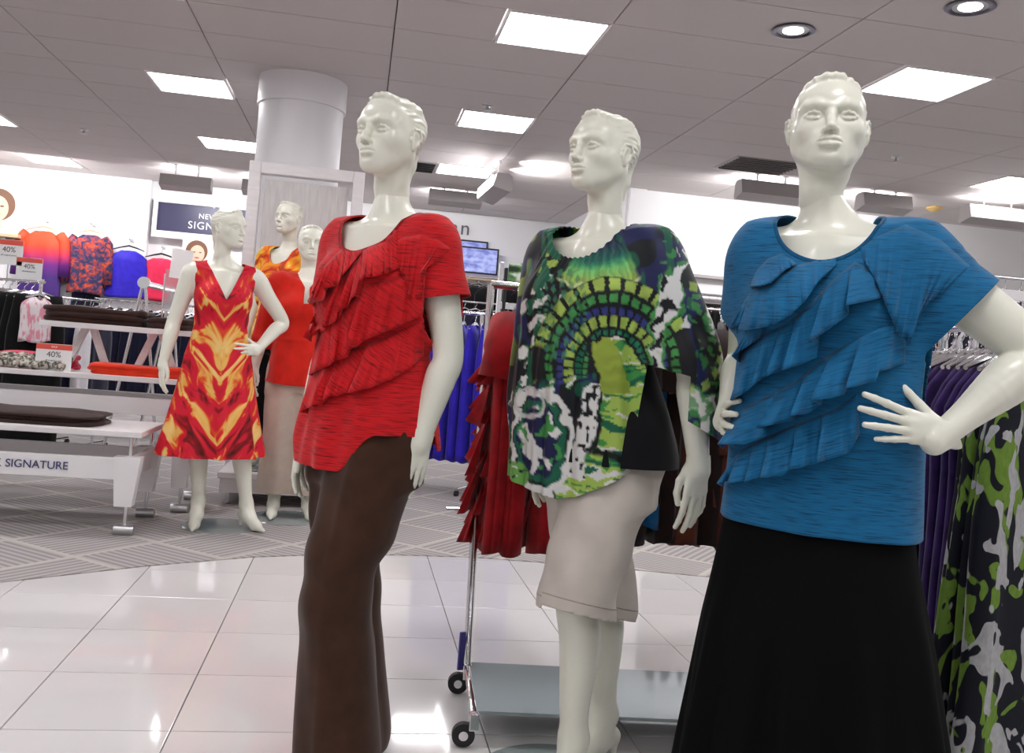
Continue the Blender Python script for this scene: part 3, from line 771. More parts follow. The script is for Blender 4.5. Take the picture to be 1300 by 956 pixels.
# ---------------------------------------------------------------- printed poncho blouse, beige shorts
tM = figure('mannequin', 'ivory mannequin in a black, green and white printed poncho blouse and beige knee shorts', MID, (.635, 2.53, -.01), R(50))
base_plate(tM)
M['beige'] = cloth('beige_twill', (.62, .56, .50), .92, .8)
M['blackjersey'] = cloth('black_jersey', (.006, .006, .008), .7, .8)
P, F = trousers(MID, [(a, b+.037, c+.028, d, e) for a, b, c, d, e in PTAB], [.110, (.45, .112), (.8, .106), (1, .106), (1.15, .108)], lambda P: np.where(P[:, 0] > .045, .50-.25*(P[:, 1]+.06), .52), folds=lambda P, N: .004*np.sin(P[:, 2]*34+P[:, 0]*25+P[:, 1]*22)*np.clip((P[:, 2]-.5)*8, 0, 1)+.0025*np.sin(P[:, 0]*60))
oS = make('shorts', P, F, M['beige'], tM, True); solid(oS, .003)
M['stitch'] = cloth('beige_stitching', (.46, .40, .35), .9)
band('hem_stitching', P, F, .030, .034, lambda q: q[:, 2]-np.where(q[:, 0] > .045, .50-.25*(q[:, 1]+.06), .52), M['stitch'], oS, .0008)
TANK = [(.84, .05, .030, .238, .180), (.95, .045, .026, .232, .174), (1.05, .035, .015, .212, .158), (1.18, .02, .005, .175, .128), (1.27, 0, .0, .158, .116), (1.36, 0, .004, .168, .118), (1.42, 0, .012, .166, .104)]
P, F = garment(TANK, MID, None, hem=lambda P: .905+.0*P[:, 0], extra=lambda P: P[:, 2]-1.40, base=lambda v: [v.ball((s*.078, -.078, 1.335), (.066, .060, .068), .06) for s in (1, -1)])
solid(make('camisole', P, F, M['blackjersey'], tM, True), .002)
PON = [(.74, .015, .020, .240, .180), (.85, .015, .014, .238, .178), (1.0, .010, .004, .232, .172), (1.15, .005, -.004, .222, .162), (1.28, 0, -.004, .215, .150), (1.38, 0, .004, .200, .134), (1.45, 0, .014, .178, .112), (1.51, 0, .020, .150, .085)]
def pon_folds(P, N):
    x, y, z = P.T; a = np.arctan2(x, -y+.02)
    low = np.clip((1.50-z)/.30, 0, 1)
    pl = np.sin(a*15+1.2*np.sin(z*5))*.5+np.sin(a*27+2+z*4)*.3+np.sin(a*8+1)*.5
    gat = np.clip((z-1.36)/.10, 0, 1)*np.sin(a*44)*.0022
    return low*.0105*pl*np.clip(.5+low, 0, 1)+gat*(np.abs(x) < .13)
def pon_hem(P):
    x, y, z = P.T
    u = x*math.cos(R(36))+y*math.sin(R(36))
    h = np.interp(u, [-.25, -.20, -.13, -.05, .0, .08, .14, .2], [.83, .83, .815, .805, .82, .86, .90, .93])
    return np.where((y < .08), h, .85)
def pon_extra(P):
    x, y, z = P.T                                                     # open side seam between the front panel and the left sleeve
    d = np.minimum(.150-x, 1.16-z)
    rho = R(36); u = x*math.cos(rho)+y*math.sin(rho); w = x*math.sin(rho)-y*math.cos(rho)
    slit = np.where(w > -.02, -np.maximum(np.maximum(.138+.10*np.clip(z-1.0, 0, 1)-u, z-1.18+.2*(u-.14)), u-.262), -1)
    sh, el, wr = vec(*MID['shL']), vec(*MID['elL']), vec(*MID['wrL'])
    sl = np.where(u > .2, 1.045-.5*(u-.26)-z, -1)
    sr = np.where(x < -.30, 1.0-z, -1)
    return np.maximum(np.maximum(slit, sl), sr)
P, F = garment(PON, MID, {'L': ([(0, .074, None), (.35, .084, (.0, 0, 0)), (.75, .088, None), (1.0, .088, (0, -.02, 0)), (1.35, .082, (0, -.02, 0)), (1.7, .078, (0, -.02, 0))], lambda P: np.full(len(P), -1.)), 'R': ([(0, .072, None), (.35, .080, None), (.75, .084, None), (1.0, .086, (.02, -.02, 0)), (1.4, .085, (.02, -.02, 0))], lambda P: np.full(len(P), -1.))}, h=.0042, neck=dict(w0=.905, ru=.118, rw=.113), hem=pon_hem, folds=pon_folds, extra=pon_extra, arm_k=.10)
def hash2(i, j): return np.abs(np.sin(i*127.1+j*311.7)*43758.5453) % 1
def vnoise(x, y):
    i, j = np.floor(x), np.floor(y); f, g = x-i, y-j; f = f*f*(3-2*f); g = g*g*(3-2*g)
    return (hash2(i, j)*(1-f)+hash2(i+1, j)*f)*(1-g)+(hash2(i, j+1)*(1-f)+hash2(i+1, j+1)*f)*g
def print_colors(P):
    """the blouse print: dark ground, lime bracelets, dotted arches, white flecks; laid on flat as cloth is printed"""
    rho = R(36); u = P[:, 0]*math.cos(rho)+P[:, 1]*math.sin(rho); z = P[:, 2]-1.2
    X = 748+462*u+36.6*z; Y = 447-462*z+36.6*u
    wx = (vnoise(X/14, Y/14)-.5)*9+(vnoise(X/5+9, Y/5)-.5)*4; wy = (vnoise(X/14+50, Y/14)-.5)*9+(vnoise(X/5, Y/5+7)-.5)*4
    x, y = X+wx, Y+wy
    C = np.tile(np.array([.006, .008, .012]), (len(P), 1))
    K = lambda *c: np.array(c)
    LIME, GREEN, DGREEN, WHITE, NAVY, BLACK = K(.34, .48, .09), K(.05, .26, .06), K(.01, .11, .06), K(.66, .66, .64), K(.012, .016, .075), K(.005, .006, .008)
    def put(m, c):
        m = np.clip(m, 0, 1)[:, None]; C[:] = C*(1-m)+c*m
    sm = lambda d, w=1.5: np.clip(d/w+.5, 0, 1)
    n1, n2 = vnoise(X/22, Y/30+3), vnoise(X/9+20, Y/12)
    put(sm(n1-.60, .05), NAVY)
    put(sm(vnoise(X/11+70, Y/26)-.70, .05)*.8, DGREEN)
    # white and green flecks over the whole cloth
    fl = vnoise(x/13+31, y/30+11)
    put(sm(fl-.760, .03), WHITE); put(sm(np.abs(fl-.750)*-1+.012, .01), GREEN)
    # scales on the right shoulder and sleeve
    rr = np.hypot((X-872)/1.0, (Y-430)/1.7)
    for r0, c in ((22, GREEN), (36, LIME), (52, GREEN)):
        put(sm(3.2-np.abs(rr-r0))*(np.sin(np.arctan2(Y-430, X-872)*r0*.55) > -.2)*(X > 838)*.8, c)
    put(sm(vnoise(x/7+3, y/5)-.74, .06)*(X > 835)*.8, GREEN)
    # left side: striped ladder with white bars
    lx = 697-.16*(y-330)+6*np.sin(y/22)
    d = 13-np.abs(x-lx); put(sm(d)*(y < 520), BLACK)
    put(sm(d-2)*(np.sin(y/3.6+x/9) > -.35)*(y > 300)*(y < 520), np.where((vnoise(x/20, y/24) > .5)[:, None], LIME, WHITE))
    put(sm(d-2)*(vnoise(x/9, y/17+8) > .60)*(y < 520), DGREEN)
    # the fan at the chest
    ax, ay = 765, 255; ra = np.hypot(x-ax, y-ay); an = np.arctan2(x-ax, y-ay)
    m = sm(113-ra)*sm(ra-42)*sm(.44-np.abs(an+.03), .05)
    t = np.clip((ra-50)/62, 0, 1)[:, None]
    col = NAVY*(1-t)**1.5+DGREEN*np.clip(1-np.abs(t-.55)*2.2, 0, 1)*1.5+LIME*np.clip(t-.55, 0, 1)*2.3+GREEN*np.clip(1-np.abs(t-.7)*4, 0, 1)
    col = col*(.55+.75*vnoise(an*46, ra/60))[:, None]
    put(m, col); put(sm(2.2-np.abs(ra-114))*sm(.46-np.abs(an+.03), .05), K(.6, .68, .35))
    # dotted arches
    ax, ay = 776, 470; ra = np.hypot((X-ax)*1.05+wx*.3, (Y-ay)*.92+wy*.3); an = np.arctan2(X-ax, -(Y-ay))
    put(sm(104-ra)*sm(1.75-np.abs(an), .1)*(Y < 500), BLACK)
    for r0, w, nt, c in ((96, 7, 34, LIME), (80, 4.5, 40, GREEN), (66, 4, 44, NAVY*2.5), (55, 6, 30, LIME), (42, 3.5, 34, DGREEN*1.5), (34, 3, 26, GREEN)):
        a0 = 1.15 if r0 > 90 else 1.75
        put(sm(w-np.abs(ra-r0))*(np.sin(an*nt) > -.55)*sm(a0-np.abs(an+.1), .05), c*(.65+.6*vnoise(an*9+r0, ra/9))[:, None])
    # left spiral of dots
    rb = np.hypot(X-716+(Y-400)*.05, (Y-400)*.55); ab = np.arctan2(Y-400, X-716)
    for r0 in (13, 21, 29): put(sm(2.6-np.abs(rb-r0))*(np.sin(ab*r0*.9) > 0)*.7, GREEN*.8+NAVY)
    # the big lime bracelet
    t = np.clip((y-430)/180, 0, 1)
    cx = 772+26*np.sin(t*3.0)-30*np.clip(t-.72, 0, 1)*3; wd = 22+15*np.sin(t*2.2)+14*np.clip(t-.6, 0, 1)
    d = wd-np.abs(x-cx); inside = sm(d)*(y > 432)*(y < 640)
    put(sm(d+5)*(y > 428), BLACK)
    s = vnoise(x/42, y/3.6+np.abs(x-cx)/14); s2 = vnoise(x/30+8, y/8)
    col = np.where((s > .72)[:, None], WHITE*.95, np.where((s > .40)[:, None], LIME, np.where((s > .24)[:, None], GREEN, DGREEN)))
    col = np.where((s2 > .80)[:, None], DGREEN, col); col = np.where(((x < cx+2) & (y < 500))[:, None], LIME*K(.85, .80, .55)*(.75+.4*s2)[:, None], col)
    put(inside, col)
    put(inside*sm(3-np.abs((y-573)-8*np.sin((x-cx)/26)), 2), BLACK)
    # white strip with black pips
    lx = 757-.20*(y-470); d = 9-np.abs(x-lx); m = (y > 488)*(y < 600)
    put(sm(d)*m, WHITE); put(sm(vnoise(X/4.2, Y/5.5)-.70, .05)*sm(d)*m, BLACK)
    # the wheel low on the left
    rc = np.hypot((x-688)/.62, y-560); m = (y > 486)
    put(sm(46-rc)*m, NAVY*.8); put(sm(5.5-np.abs(rc-62))*m, WHITE); put(sm(4-np.abs(rc-48))*m, DGREEN)
    put(sm(vnoise(x/10+40, y/14)-.62, .04)*sm(44-rc)*m, WHITE); put(sm(vnoise(x/8, y/9+60)-.74, .04)*sm(44-rc)*m, GREEN)
    put(sm(2.5-np.abs(np.hypot(x-676, y-512)-18)), WHITE*.8)
    # green corner and white bars at the right
    put(sm(17-np.hypot((X-655)*.9, Y-604))*(vnoise(x/8, y/4) > .3), GREEN*.8+LIME*.3)
    lx = 838+9*np.sin(y/26); d = 9+4*np.sin(y/19)-np.abs(x-lx); m = (y > 355)*(y < 495)
    put(sm(d+3)*m, GREEN); put(sm(d)*m, WHITE); put(sm(vnoise(x/7, y/10+5)-.66, .05)*sm(d)*m, BLACK)
    lx = 858+7*np.sin(y/17+1); d = 6-np.abs(x-lx); put(sm(d)*(y > 300)*(y < 420)*(vnoise(x/9, y/13) > .4), WHITE)
    back = np.clip((P[:, 1]*math.cos(rho)-P[:, 0]*math.sin(rho)-.03)/.03, 0, 1)
    put(back*sm(vnoise(X/16, Y/24+90)-.62, .05), LIME*.7)
    return C
M['print'] = mat('printed_chiffon', (.5, .5, .5), .5, spec=.3)
_nt = M['print'].node_tree; _va = _nt.nodes.new('ShaderNodeVertexColor'); _va.layer_name = 'print'; _nt.links.new(_va.outputs['Color'], _nt.nodes['Principled BSDF'].inputs['Base Color'])
oM = make('blouse', P, F, M['print'], tM, True)
ca = oM.data.color_attributes.new('print', 'FLOAT_COLOR', 'POINT')
ca.data.foreach_set('color', np.concatenate([print_colors(P), np.ones((len(P), 1))], 1).astype(np.float32).ravel())
solid(oM, .002)

# ---------------------------------------------------------------- blue tiered top, long black skirt
M['bluetop'] = heather('blue_heather_jersey', (.004, .118, .27), (.002, .045, .11))
M['bluetop2'] = heather('blue_heather_jersey_bias', (.004, .118, .27), (.002, .045, .11), rot=(0, R(-22), 0))
tB = figure('mannequin', 'ivory mannequin in a blue tiered ruffle top and long black skirt, left hand on hip', BLUE, (1.05, 1.97, -.012), R(38))
base_plate(tB)
TOPB = [(.78, .01, .010, .228, .168), (.88, .01, .008, .222, .165), (.98, .01, .006, .216, .158), (1.10, .01, .0, .212, .148), (1.2, .01, -.004, .208, .140), (1.30, .005, -.002, .200, .134), (1.38, 0, .004, .188, .128), (1.45, 0, .014, .176, .110), (1.505, 0, .020, .150, .085)]
def blue_folds(P, N):
    a = np.arctan2(P[:, 0], -P[:, 1]); low = np.clip((1.15-P[:, 2])/.3, 0, 1)
    return low*(.003*np.sin(a*6+1)+.002*np.sin(a*11+P[:, 2]*8))
P, F = garment(TOPB, BLUE, {'L': ([(0, .064, None), (.3, .080, (0, 0, -.012)), (.60, .096, (0, 0, -.03))], wing(BLUE['shL'], BLUE['elL'], .148, .212)), 'R': ([(0, .062, None), (.3, .072, None), (.62, .080, None)], wing(BLUE['shR'], BLUE['elR'], .165, .200))}, neck=dict(ru=.112, rw=.118, w0=.90, cx=-.01), hem=lambda P: .845-.0*P[:, 0], folds=blue_folds, arm_k=.11)
oB = make('top', P, F, M['bluetop'], tB, True); solid(oB, .003)
M['bluebind'] = cloth('blue_binding', (.003, .085, .20), .8)
band('neck_binding', P, F, -.0075, 0, lambda q: neck_field(q, ru=.112, rw=.118, w0=.90, cx=-.01), M['bluebind'], oB)
dB = Drape(oB); CX = 1045
T2 = M['bluetop2']
dB.tier('shoulder_flap', [(1232, 338), (1195, 305), (1150, 285), (1115, 300), (1092, 315)], [(1196, 371), (1180, 382), (1164, 402), (1156, 437), (1142, 428), (1128, 396), (1112, 356), (1094, 326)], [.004, .010, .018, .030, .014, .010, .006, .002], M['bluetop'], oB, 1120)
dB.tier('ruffle', [(1088, 500), (1060, 520), (1020, 535), (980, 552), (940, 572), (925, 590)], [(1091, 552), (1078, 575), (1053, 583), (1036, 588), (1042, 585), (1037, 588), (1014, 594), (1001, 596), (1008, 592), (993, 604), (965, 607), (970, 604), (945, 612), (950, 609), (923, 614), (926, 610), (910, 614), (917, 618)], [.014, .020, .026, .046, .012, .020, .030, .050, .014, .030, .040, .018, .036, .018, .038, .016, .048, .02], T2, oB, CX)
dB.tier('ruffle', [(1150, 402), (1110, 420), (1080, 435), (1045, 455), (1010, 485), (970, 505), (935, 525)], [(1149, 461), (1130, 468), (1115, 473), (1112, 484), (1089, 490), (1073, 493), (1078, 488), (1071, 501), (1053, 506), (1029, 508), (1043, 514), (1026, 525), (1003, 528), (1009, 533), (991, 537), (960, 543), (970, 545), (972, 554), (946, 564), (911, 564), (918, 570)], [.010, .014, .020, .026, .034, .044, .012, .024, .034, .056, .012, .026, .050, .014, .030, .056, .014, .016, .032, .056, .02], T2, oB, CX)
dB.tier('ruffle', [(1108, 345), (1085, 332), (1060, 352), (1030, 385), (1000, 410), (970, 425), (943, 445)], [(1120, 378), (1098, 383), (1074, 388), (1078, 398), (1072, 404), (1043, 424), (1027, 433), (1039, 434), (1037, 454), (1013, 464), (993, 470), (1000, 467), (984, 474), (972, 478), (978, 474), (954, 490), (961, 486), (945, 499), (927, 508), (935, 511)], [.012, .020, .038, .014, .018, .034, .058, .012, .016, .028, .046, .014, .028, .044, .014, .042, .014, .030, .052, .02], T2, oB, CX)
dB.tier('ruffle', [(975, 405), (955, 415), (943, 425)], [(966, 428), (944, 443), (929, 452), (938, 460)], [.012, .024, .050, .02], T2, oB, CX)
dB.tier('ruffle', [(1062, 325), (1030, 332), (1005, 338), (975, 356), (955, 368), (942, 388)], [(1062, 336), (1039, 357), (1023, 381), (1004, 400), (977, 414), (951, 419), (937, 418), (940, 412), (927, 416), (936, 424)], [.008, .018, .026, .030, .032, .038, .050, .014, .052, .02], M['bluetop'], oB, CX)
dB.tier('ruffle', [(1008, 331), (992, 322), (976, 328), (962, 342), (955, 356)], [(1011, 336), (998, 342), (979, 359), (966, 363), (952, 364)], [.006, .014, .020, .026, .034], M['bluetop'], oB, CX)
M['blackskirt'] = mat('black_crepe', (.003, .003, .0035), .8, spec=.08)
SK = [(.06, .04, .0, .325, .27), (.3, .035, .0, .300, .24), (.6, .02, .0, .255, .195), (.80, .008, .006, .215, .158), (.92, 0, .008, .200, .146), (1.0, 0, .006, .188, .136), (1.08, 0, 0, .172, .124)]
v = Vol((-.42, -.36, .02), (.42, .36, 1.12), .008); v.stack(SK, .02); P, Q = v.mesh()
a = np.arctan2(P[:, 0], -P[:, 1]); low = np.clip((.78-P[:, 2])/.75, 0, 1); N = vnormals(P, Q)
P = P+N*(low*.020*(np.sin(a*11)+.5*np.sin(a*19+1)))[:, None]
P, F = clip(P, Q, np.maximum(.075-P[:, 2], P[:, 2]-1.06)); solid(make('skirt', P, F, M['blackskirt'], tB, True), .003)
# ---------------------------------------------------------------- the three mannequins at the back
FAR = dict(h=.0095, hh=.0032, head_h=.0036)
DRS = dict(LEGS, head=(0, -.005, 1.645), head_rot=(R(40), R(0), 0), neck=(0, .022, 1.545))
DRS.update(hang('L', (.185, .02, 1.475), (.375, .10, 1.235), (.22, -.02, 1.06), (-.80, -.55, -.1), (-.1, -.1, 1), (-.6, .8, 0), curl=(.2, .2, .2, .2), spread=(.2, .06, -.08, -.2), thumb=(.9, .1)))
DRS.update(hang('R', (-.185, .02, 1.475), (-.255, .05, 1.19), (-.30, .0, .95), (-.05, -.10, -1), (.3, -1, 0), (1, .3, 0), curl=(.3, .35, .4, .45)))
DRS.update(knL=(.155, -.05, .53), anL=(.225, -.03, .14), toeL=(.45, -1, 0), knR=(-.075, -.02, .53), anR=(-.04, .03, .14), toeR=(-.25, -1, 0))
tD = figure('mannequin', 'ivory mannequin in a sleeveless red and orange flame-print V-neck dress, on a round glass base', DRS, (-.80, 5.66, .011), R(-16), **FAR)
MB().lathe([(.214, -.011), (.22, -.008), (.22, -.003), (.214, 0)], (.095, .03, 0), 48).build('base_plate', M['glassplate'], tD)
M['flame'] = ramp_mat('flame_print', [(.30, (.07, .002, .003)), (.385, (.28, .004, .008)), (.44, (.62, .008, .030)), (.55, (.66, .012, .030)), (.585, (.74, .08, .015)), (.62, (.80, .42, .09)), (.70, (.84, .56, .20))], 1.0, 2.5, (12, 9, 3.4), .6, .8, chev=.70)
DT = [(.40, .0, .0, .315, .25), (.60, .0, .0, .268, .205), (.80, .0, .006, .226, .168), (.92, 0, .008, .205, .152), (1.02, 0, .006, .186, .134), (1.12, 0, 0, .160, .116), (1.20, 0, -.004, .150, .108), (1.28, 0, -.002, .158, .114), (1.36, 0, .004, .168, .118), (1.44, 0, .012, .166, .104), (1.50, 0, .018, .148, .083)]
def dress_base(v):
    for s in (-1, 1):
        v.cone((s*.035, .034, 1.52), (s*.168, .028, 1.484), .052, .060, .05); v.ball((s*.078, -.078, 1.335), (.068, .062, .070), .06)
def dress_folds(P, N):
    a = np.arctan2(P[:, 0], -P[:, 1]); low = np.clip((1.0-P[:, 2])/.55, 0, 1)
    tw = np.clip(1-np.abs(P[:, 2]-1.22)/.10, 0, 1)*(P[:, 1] < 0)
    return low*(.016*np.sin(a*9+.6)+.008*np.sin(a*16))+tw*.004*np.sin(np.abs(P[:, 0])*120-P[:, 2]*60)
def dress_cut(P):
    x, y, z = P.T
    v_ = np.where((y < .03) & (z > 1.30), (z-1.33)*.50-np.abs(x), -1)
    b_ = np.where((y >= .03), np.minimum(z-1.46, .10-np.abs(x)), -1)
    arm = np.where(z > 1.30, np.abs(x)-.170, -1)
    return np.maximum(np.maximum(v_, b_), arm)
P, F = garment(DT, DRS, None, h=.0085, hem=lambda P: .425+.0*P[:, 0], folds=dress_folds, extra=dress_cut, base=dress_base)
solid(make('dress', P, F, M['flame'], tD, True), .003)

CRM = dict(LEGS, head=(0, -.005, 1.645), head_rot=(R(6), R(3), 0))
CRM.update(hang('L', (.185, .02, 1.475), (.24, .05, 1.185), (.25, .0, .94), (0, -.10, -1), (-.3, -1, 0), (-1, .3, 0), curl=(.25, .3, .35, .4)))
CRM.update(hang('R', (-.185, .02, 1.475), (-.25, .05, 1.185), (-.285, -.0, .94), (.0, -.10, -1), (.3, -1, 0), (1, .3, 0), curl=(.25, .3, .35, .4)))
CRM.update(knR=(-.10, -.0, .53), anR=(-.10, .06, .14), toeR=(-.05, -1, 0))
tC = figure('mannequin', 'ivory mannequin in a plain bright red shirt and cream trousers, beside the flame-print dress', CRM, (-.345, 6.06, .011), R(-3), **FAR)
MB().lathe([(.23, -.011), (.236, -.008), (.236, -.003), (.23, 0)], (-.02, .0, 0), 48).build('base_plate', M['glassplate'], tC)
M['redshirt'] = cloth('bright_red_cotton', (.66, .020, .010), .85, .8)
ST = [(.80, .0, .006, .220, .182), (.95, 0, .005, .210, .172), (1.08, 0, .0, .180, .142), (1.2, 0, -.004, .166, .120), (1.32, 0, -.002, .172, .122), (1.40, 0, .006, .174, .116), (1.46, 0, .014, .166, .100), (1.505, 0, .020, .148, .085)]
def shirt_cut(P):
    x, y, z = P.T
    return np.where((y < .0) & (z > 1.36), np.maximum((.016-np.abs(x)), (z-1.44)*.62-np.abs(x)), -1)
P, F = garment(ST, CRM, {'L': ([(0, .068, None), (.5, .066, None), (1.0, .060, None), (1.3, .060, None)], lambda P: np.where(P[:, 0] > .235, 1.10-P[:, 2], -1)), 'R': ([(0, .068, None), (.5, .066, None), (1.0, .060, None), (1.3, .060, None)], lambda P: np.where(P[:, 0] < -.235, 1.10-P[:, 2], -1))}, h=.0085, neck={}, hem=lambda P: .845+.3*np.abs(P[:, 0])**2, extra=shirt_cut, folds=lambda P, N: .004*np.sin(P[:, 0]*70)*(P[:, 1] < 0)+.004*np.exp(-((P[:, 2]-1.13)/.012)**2))
solid(make('shirt', P, F, M['redshirt'], tC, True), .003)
M['cream'] = cloth('cream_linen', (.60, .50, .42), .9, .85)
P, F = trousers(CRM, PTAB, [.108, (.5, .112), (1, .100), (1.5, .108), (2.0, .118), (2.2, .120)], .155, h=.009, folds=lambda P, N: .004*np.sin(P[:, 0]*50))
solid(make('trousers', P, F, M['cream'], tC, True), .003)

ORG = dict(CRM, head_rot=(R(0), R(-1), 0))
tO = figure('mannequin', 'ivory mannequin in a yellow and orange printed top, standing highest, against the framed linen panel', ORG, (-.55, 6.72, .235), R(34), **FAR)
MB().lathe([(.214, -.011), (.22, -.008), (.22, -.003), (.214, 0)], n=48).build('base_plate', M['glassplate'], tO)
M['sunprint'] = ramp_mat('yellow_orange_print', [(.28, (.30, .10, .01)), (.38, (.62, .03, .01)), (.46, (.85, .22, .01)), (.54, (.90, .48, .02)), (.64, (.82, .74, .52)), (.70, (.42, .30, .02))], 7, 3, None, .6, 1.5)
P, F = garment(ST, ORG, {'L': ([(0, .068, None), (.5, .070, None), (1.0, .070, None)], lambda P: np.where(P[:, 0] > .22, 1.24-P[:, 2], -1)), 'R': ([(0, .068, None), (.5, .070, None), (1.0, .070, None)], lambda P: np.where(P[:, 0] < -.22, 1.24-P[:, 2], -1))}, h=.0085, neck=dict(ru=.10, rw=.13, w0=.90), hem=lambda P: .845+.3*np.abs(P[:, 0])**2)
solid(make('top', P, F, M['sunprint'], tO, True), .003)
P, F = trousers(ORG, PTAB, [.108, (.5, .110), (1, .092), (1.5, .09), (2.0, .10), (2.2, .10)], .14, h=.010)
solid(make('trousers', P, F, M['blackjersey'], tO, True), .003)

# low platform under it
t = thing('platform', 'low whitewashed wooden display platform in front of the framed linen panel', 'platform')
MB().box((-.27, 6.72, .202), (1.16, .62, .040), bev=.004).build('platform_top', M['whitewood'], t)
MB().box((-.27, 6.44, .135), (1.12, .03, .094)).box((-.27, 7.0, .135), (1.12, .03, .094)).box((-.82, 6.72, .135), (.03, .56, .094)).box((.28, 6.72, .135), (.03, .56, .094)).build('apron', M['whitewood'], t)
for x in (-.78, .24):
    for y in (6.48, 6.96): MB().tube([(x, y, .10), (x, y, .012)], .014, 12).lathe([(.02, .0), (.022, .012), (.016, .016)], (x, y, 0), 16).build('leg', M['chrome'], t, True)
# ================================================================ clothes on hangers
def hanger(t, w, kind, drop=.0):
    """hook at the origin of t, arms below it"""
    m = {'wood': M['wood'], 'black': M['black'], 'chrome': M['chrome'], 'clear': M['paper']}[kind]
    hk = [(0, 0, -.085)]+[(.020*math.sin(a), 0, -.020+.020*math.cos(a)*-1+.0) for a in [math.radians(d) for d in (0, 45, 90, 135, 180, 225)]]
    hk = [(0, 0, -.085), (0, 0, -.045), (.012, 0, -.034), (.019, 0, -.018), (.012, 0, -.003), (-.002, 0, .003), (-.014, 0, -.006)]
    MB().tube(hk, .0030, 6).build('hook', M['chrome'], t, True)
    arms = [(-w, 0, -.085-.24*w*1.1), (-w*.5, 0, -.085-.10*w), (0, 0, -.080), (w*.5, 0, -.085-.10*w), (w, 0, -.085-.24*w*1.1)]
    MB().tube(arms, [.007, .011, .014, .011, .007], 8).build('arm', m, t, True)
def hung(name, label, cat, loc, rz, w, h, d, m, kind='black', group=None, sleeve=None, neck=.30, flare=1.0, seed=0, tag_at=None, strap=False, folds=1.0, waist=None, drop=.10):
    """a garment on a hanger; width along local x, hook at loc; sleeve = (length, radius)"""
    rg = np.random.default_rng(seed); t = thing(name, label, cat, loc, rz, group)
    hanger(t, w*.42, kind)
    nu, nv = 44, 18; ph = rg.uniform(0, 6.28, 4); G = []
    for j in range(nv+1):
        v = j/nv
        sh = min(1, v/.09)**.9 if not strap else 1
        ww = w/2*(.42+.58*sh)*(1+(flare-1)*v)*(1-.03*math.sin(v*9+ph[0]))
        if strap: ww = w/2*(.80+.20*min(1, v/.25))*(1+(flare-1)*v)
        dd = d/2*(.35+.65*min(1, v/.18))
        row = []
        for i in range(nu):
            a = 2*math.pi*i/nu; ca, sa = math.cos(a), math.sin(a)
            f = 1+folds*min(1, v/.35)*(.16*math.sin(5*a+ph[1]+v*1.5)+.10*math.sin(9*a+ph[2]-v*2))
            x = ww*math.copysign(abs(ca)**.8, ca); y = dd*math.copysign(abs(sa)**.8, sa)*f
            z = -drop-h*v-(.0 if strap else .10*w*(abs(x)/(w/2))*(1-v)*(v < .3))
            if v < .12: z -= max(0, (neck*w*.5-abs(x)))/(neck*w*.5)*(.035 if sa < 0 else .01)*(1-v/.12)
            z += .010*folds*math.sin(3*a+ph[3])*v
            row.append((x, y, z))
        G.append(row+[row[0]])
    b = MB().grid(G)
    if sleeve:
        sl, sr = sleeve
        for s in (-1, 1):
            q = [Vector((s*w*.40, 0, -drop-.045)), Vector((s*(w*.52), .0, -drop-.13)), Vector((s*(w*.57), .01, -drop-.045-sl*.55)), Vector((s*(w*.58), .0, -drop-.045-sl))]
            b.tube(q, [sr*.9, sr, sr*1.02, sr*1.08], 14, cap=False)
    o = b.build('cloth', m, t, True, fix=False); solid(o, .003)
    if tag_at:
        for tx, tz in tag_at: MB().box((tx, -d/2-.004, tz), (.045, .002, .085), bev=.0006).build('price_tag', M['paper'], t)
    return t
M['wblack'] = cloth('black_cotton', (.006, .006, .007), .7, .85); M['navy'] = cloth('navy_cotton', (.012, .012, .035), .7, .85)
M['cobalt'] = cloth('cobalt_satin', (.035, .020, .50), .75, .45); M['coral'] = cloth('coral_red', (.72, .03, .09), .85)
M['pinkwhite'] = ramp_mat('pink_white_check', [(.42, (.72, .30, .38)), (.52, (.80, .74, .76))], 5, 2, (6, 6, 2), .8)
M['patch'] = ramp_mat('navy_orange_print', [(.40, (.03, .03, .09)), (.48, (.11, .05, .10)), (.56, (.30, .035, .045)), (.63, (.58, .085, .02)), (.70, (.10, .07, .15))], 14, 2.5, None, .8, .8)
# a top dyed from orange through magenta to violet
dm = bpy.data.materials.new('dip_dye'); dm.use_nodes = True; nt = dm.node_tree; tc = nt.nodes.new('ShaderNodeTexCoord'); sp = nt.nodes.new('ShaderNodeSeparateXYZ'); mr = nt.nodes.new('ShaderNodeMapRange'); rp = nt.nodes.new('ShaderNodeValToRGB')
nt.links.new(tc.outputs['Object'], sp.inputs[0]); nt.links.new(sp.outputs[2], mr.inputs[0]); mr.inputs[1].default_value = -.15; mr.inputs[2].default_value = -.95; nt.links.new(mr.outputs[0], rp.inputs[0])
for p, c in ((.25, (.62, .055, .012)), (.40, (.50, .02, .07)), (.58, (.14, .01, .20)), (.80, (.05, .012, .16))):
    e = rp.color_ramp.elements.new(p); e.color = (*c, 1)
rp.color_ramp.elements.remove(rp.color_ramp.elements[0]); rp.color_ramp.elements.remove(rp.color_ramp.elements[-1])
nt.links.new(rp.outputs[0], nt.nodes['Principled BSDF'].inputs['Base Color']); nt.nodes['Principled BSDF'].inputs['Roughness'].default_value = .7
WY = 13.86
def wall_hook(p, k, lab):
    t = thing('wall_hook', lab, 'hook', p)
    MB().tube([(0, .12, .02), (0, .0, .02), (0, -.03, .015), (0, -.04, .03)], .009, 8).lathe([(.02, -.02), (.02, .02)], (0, .11, .02), 12).build('peg', M['steel'], t, True)
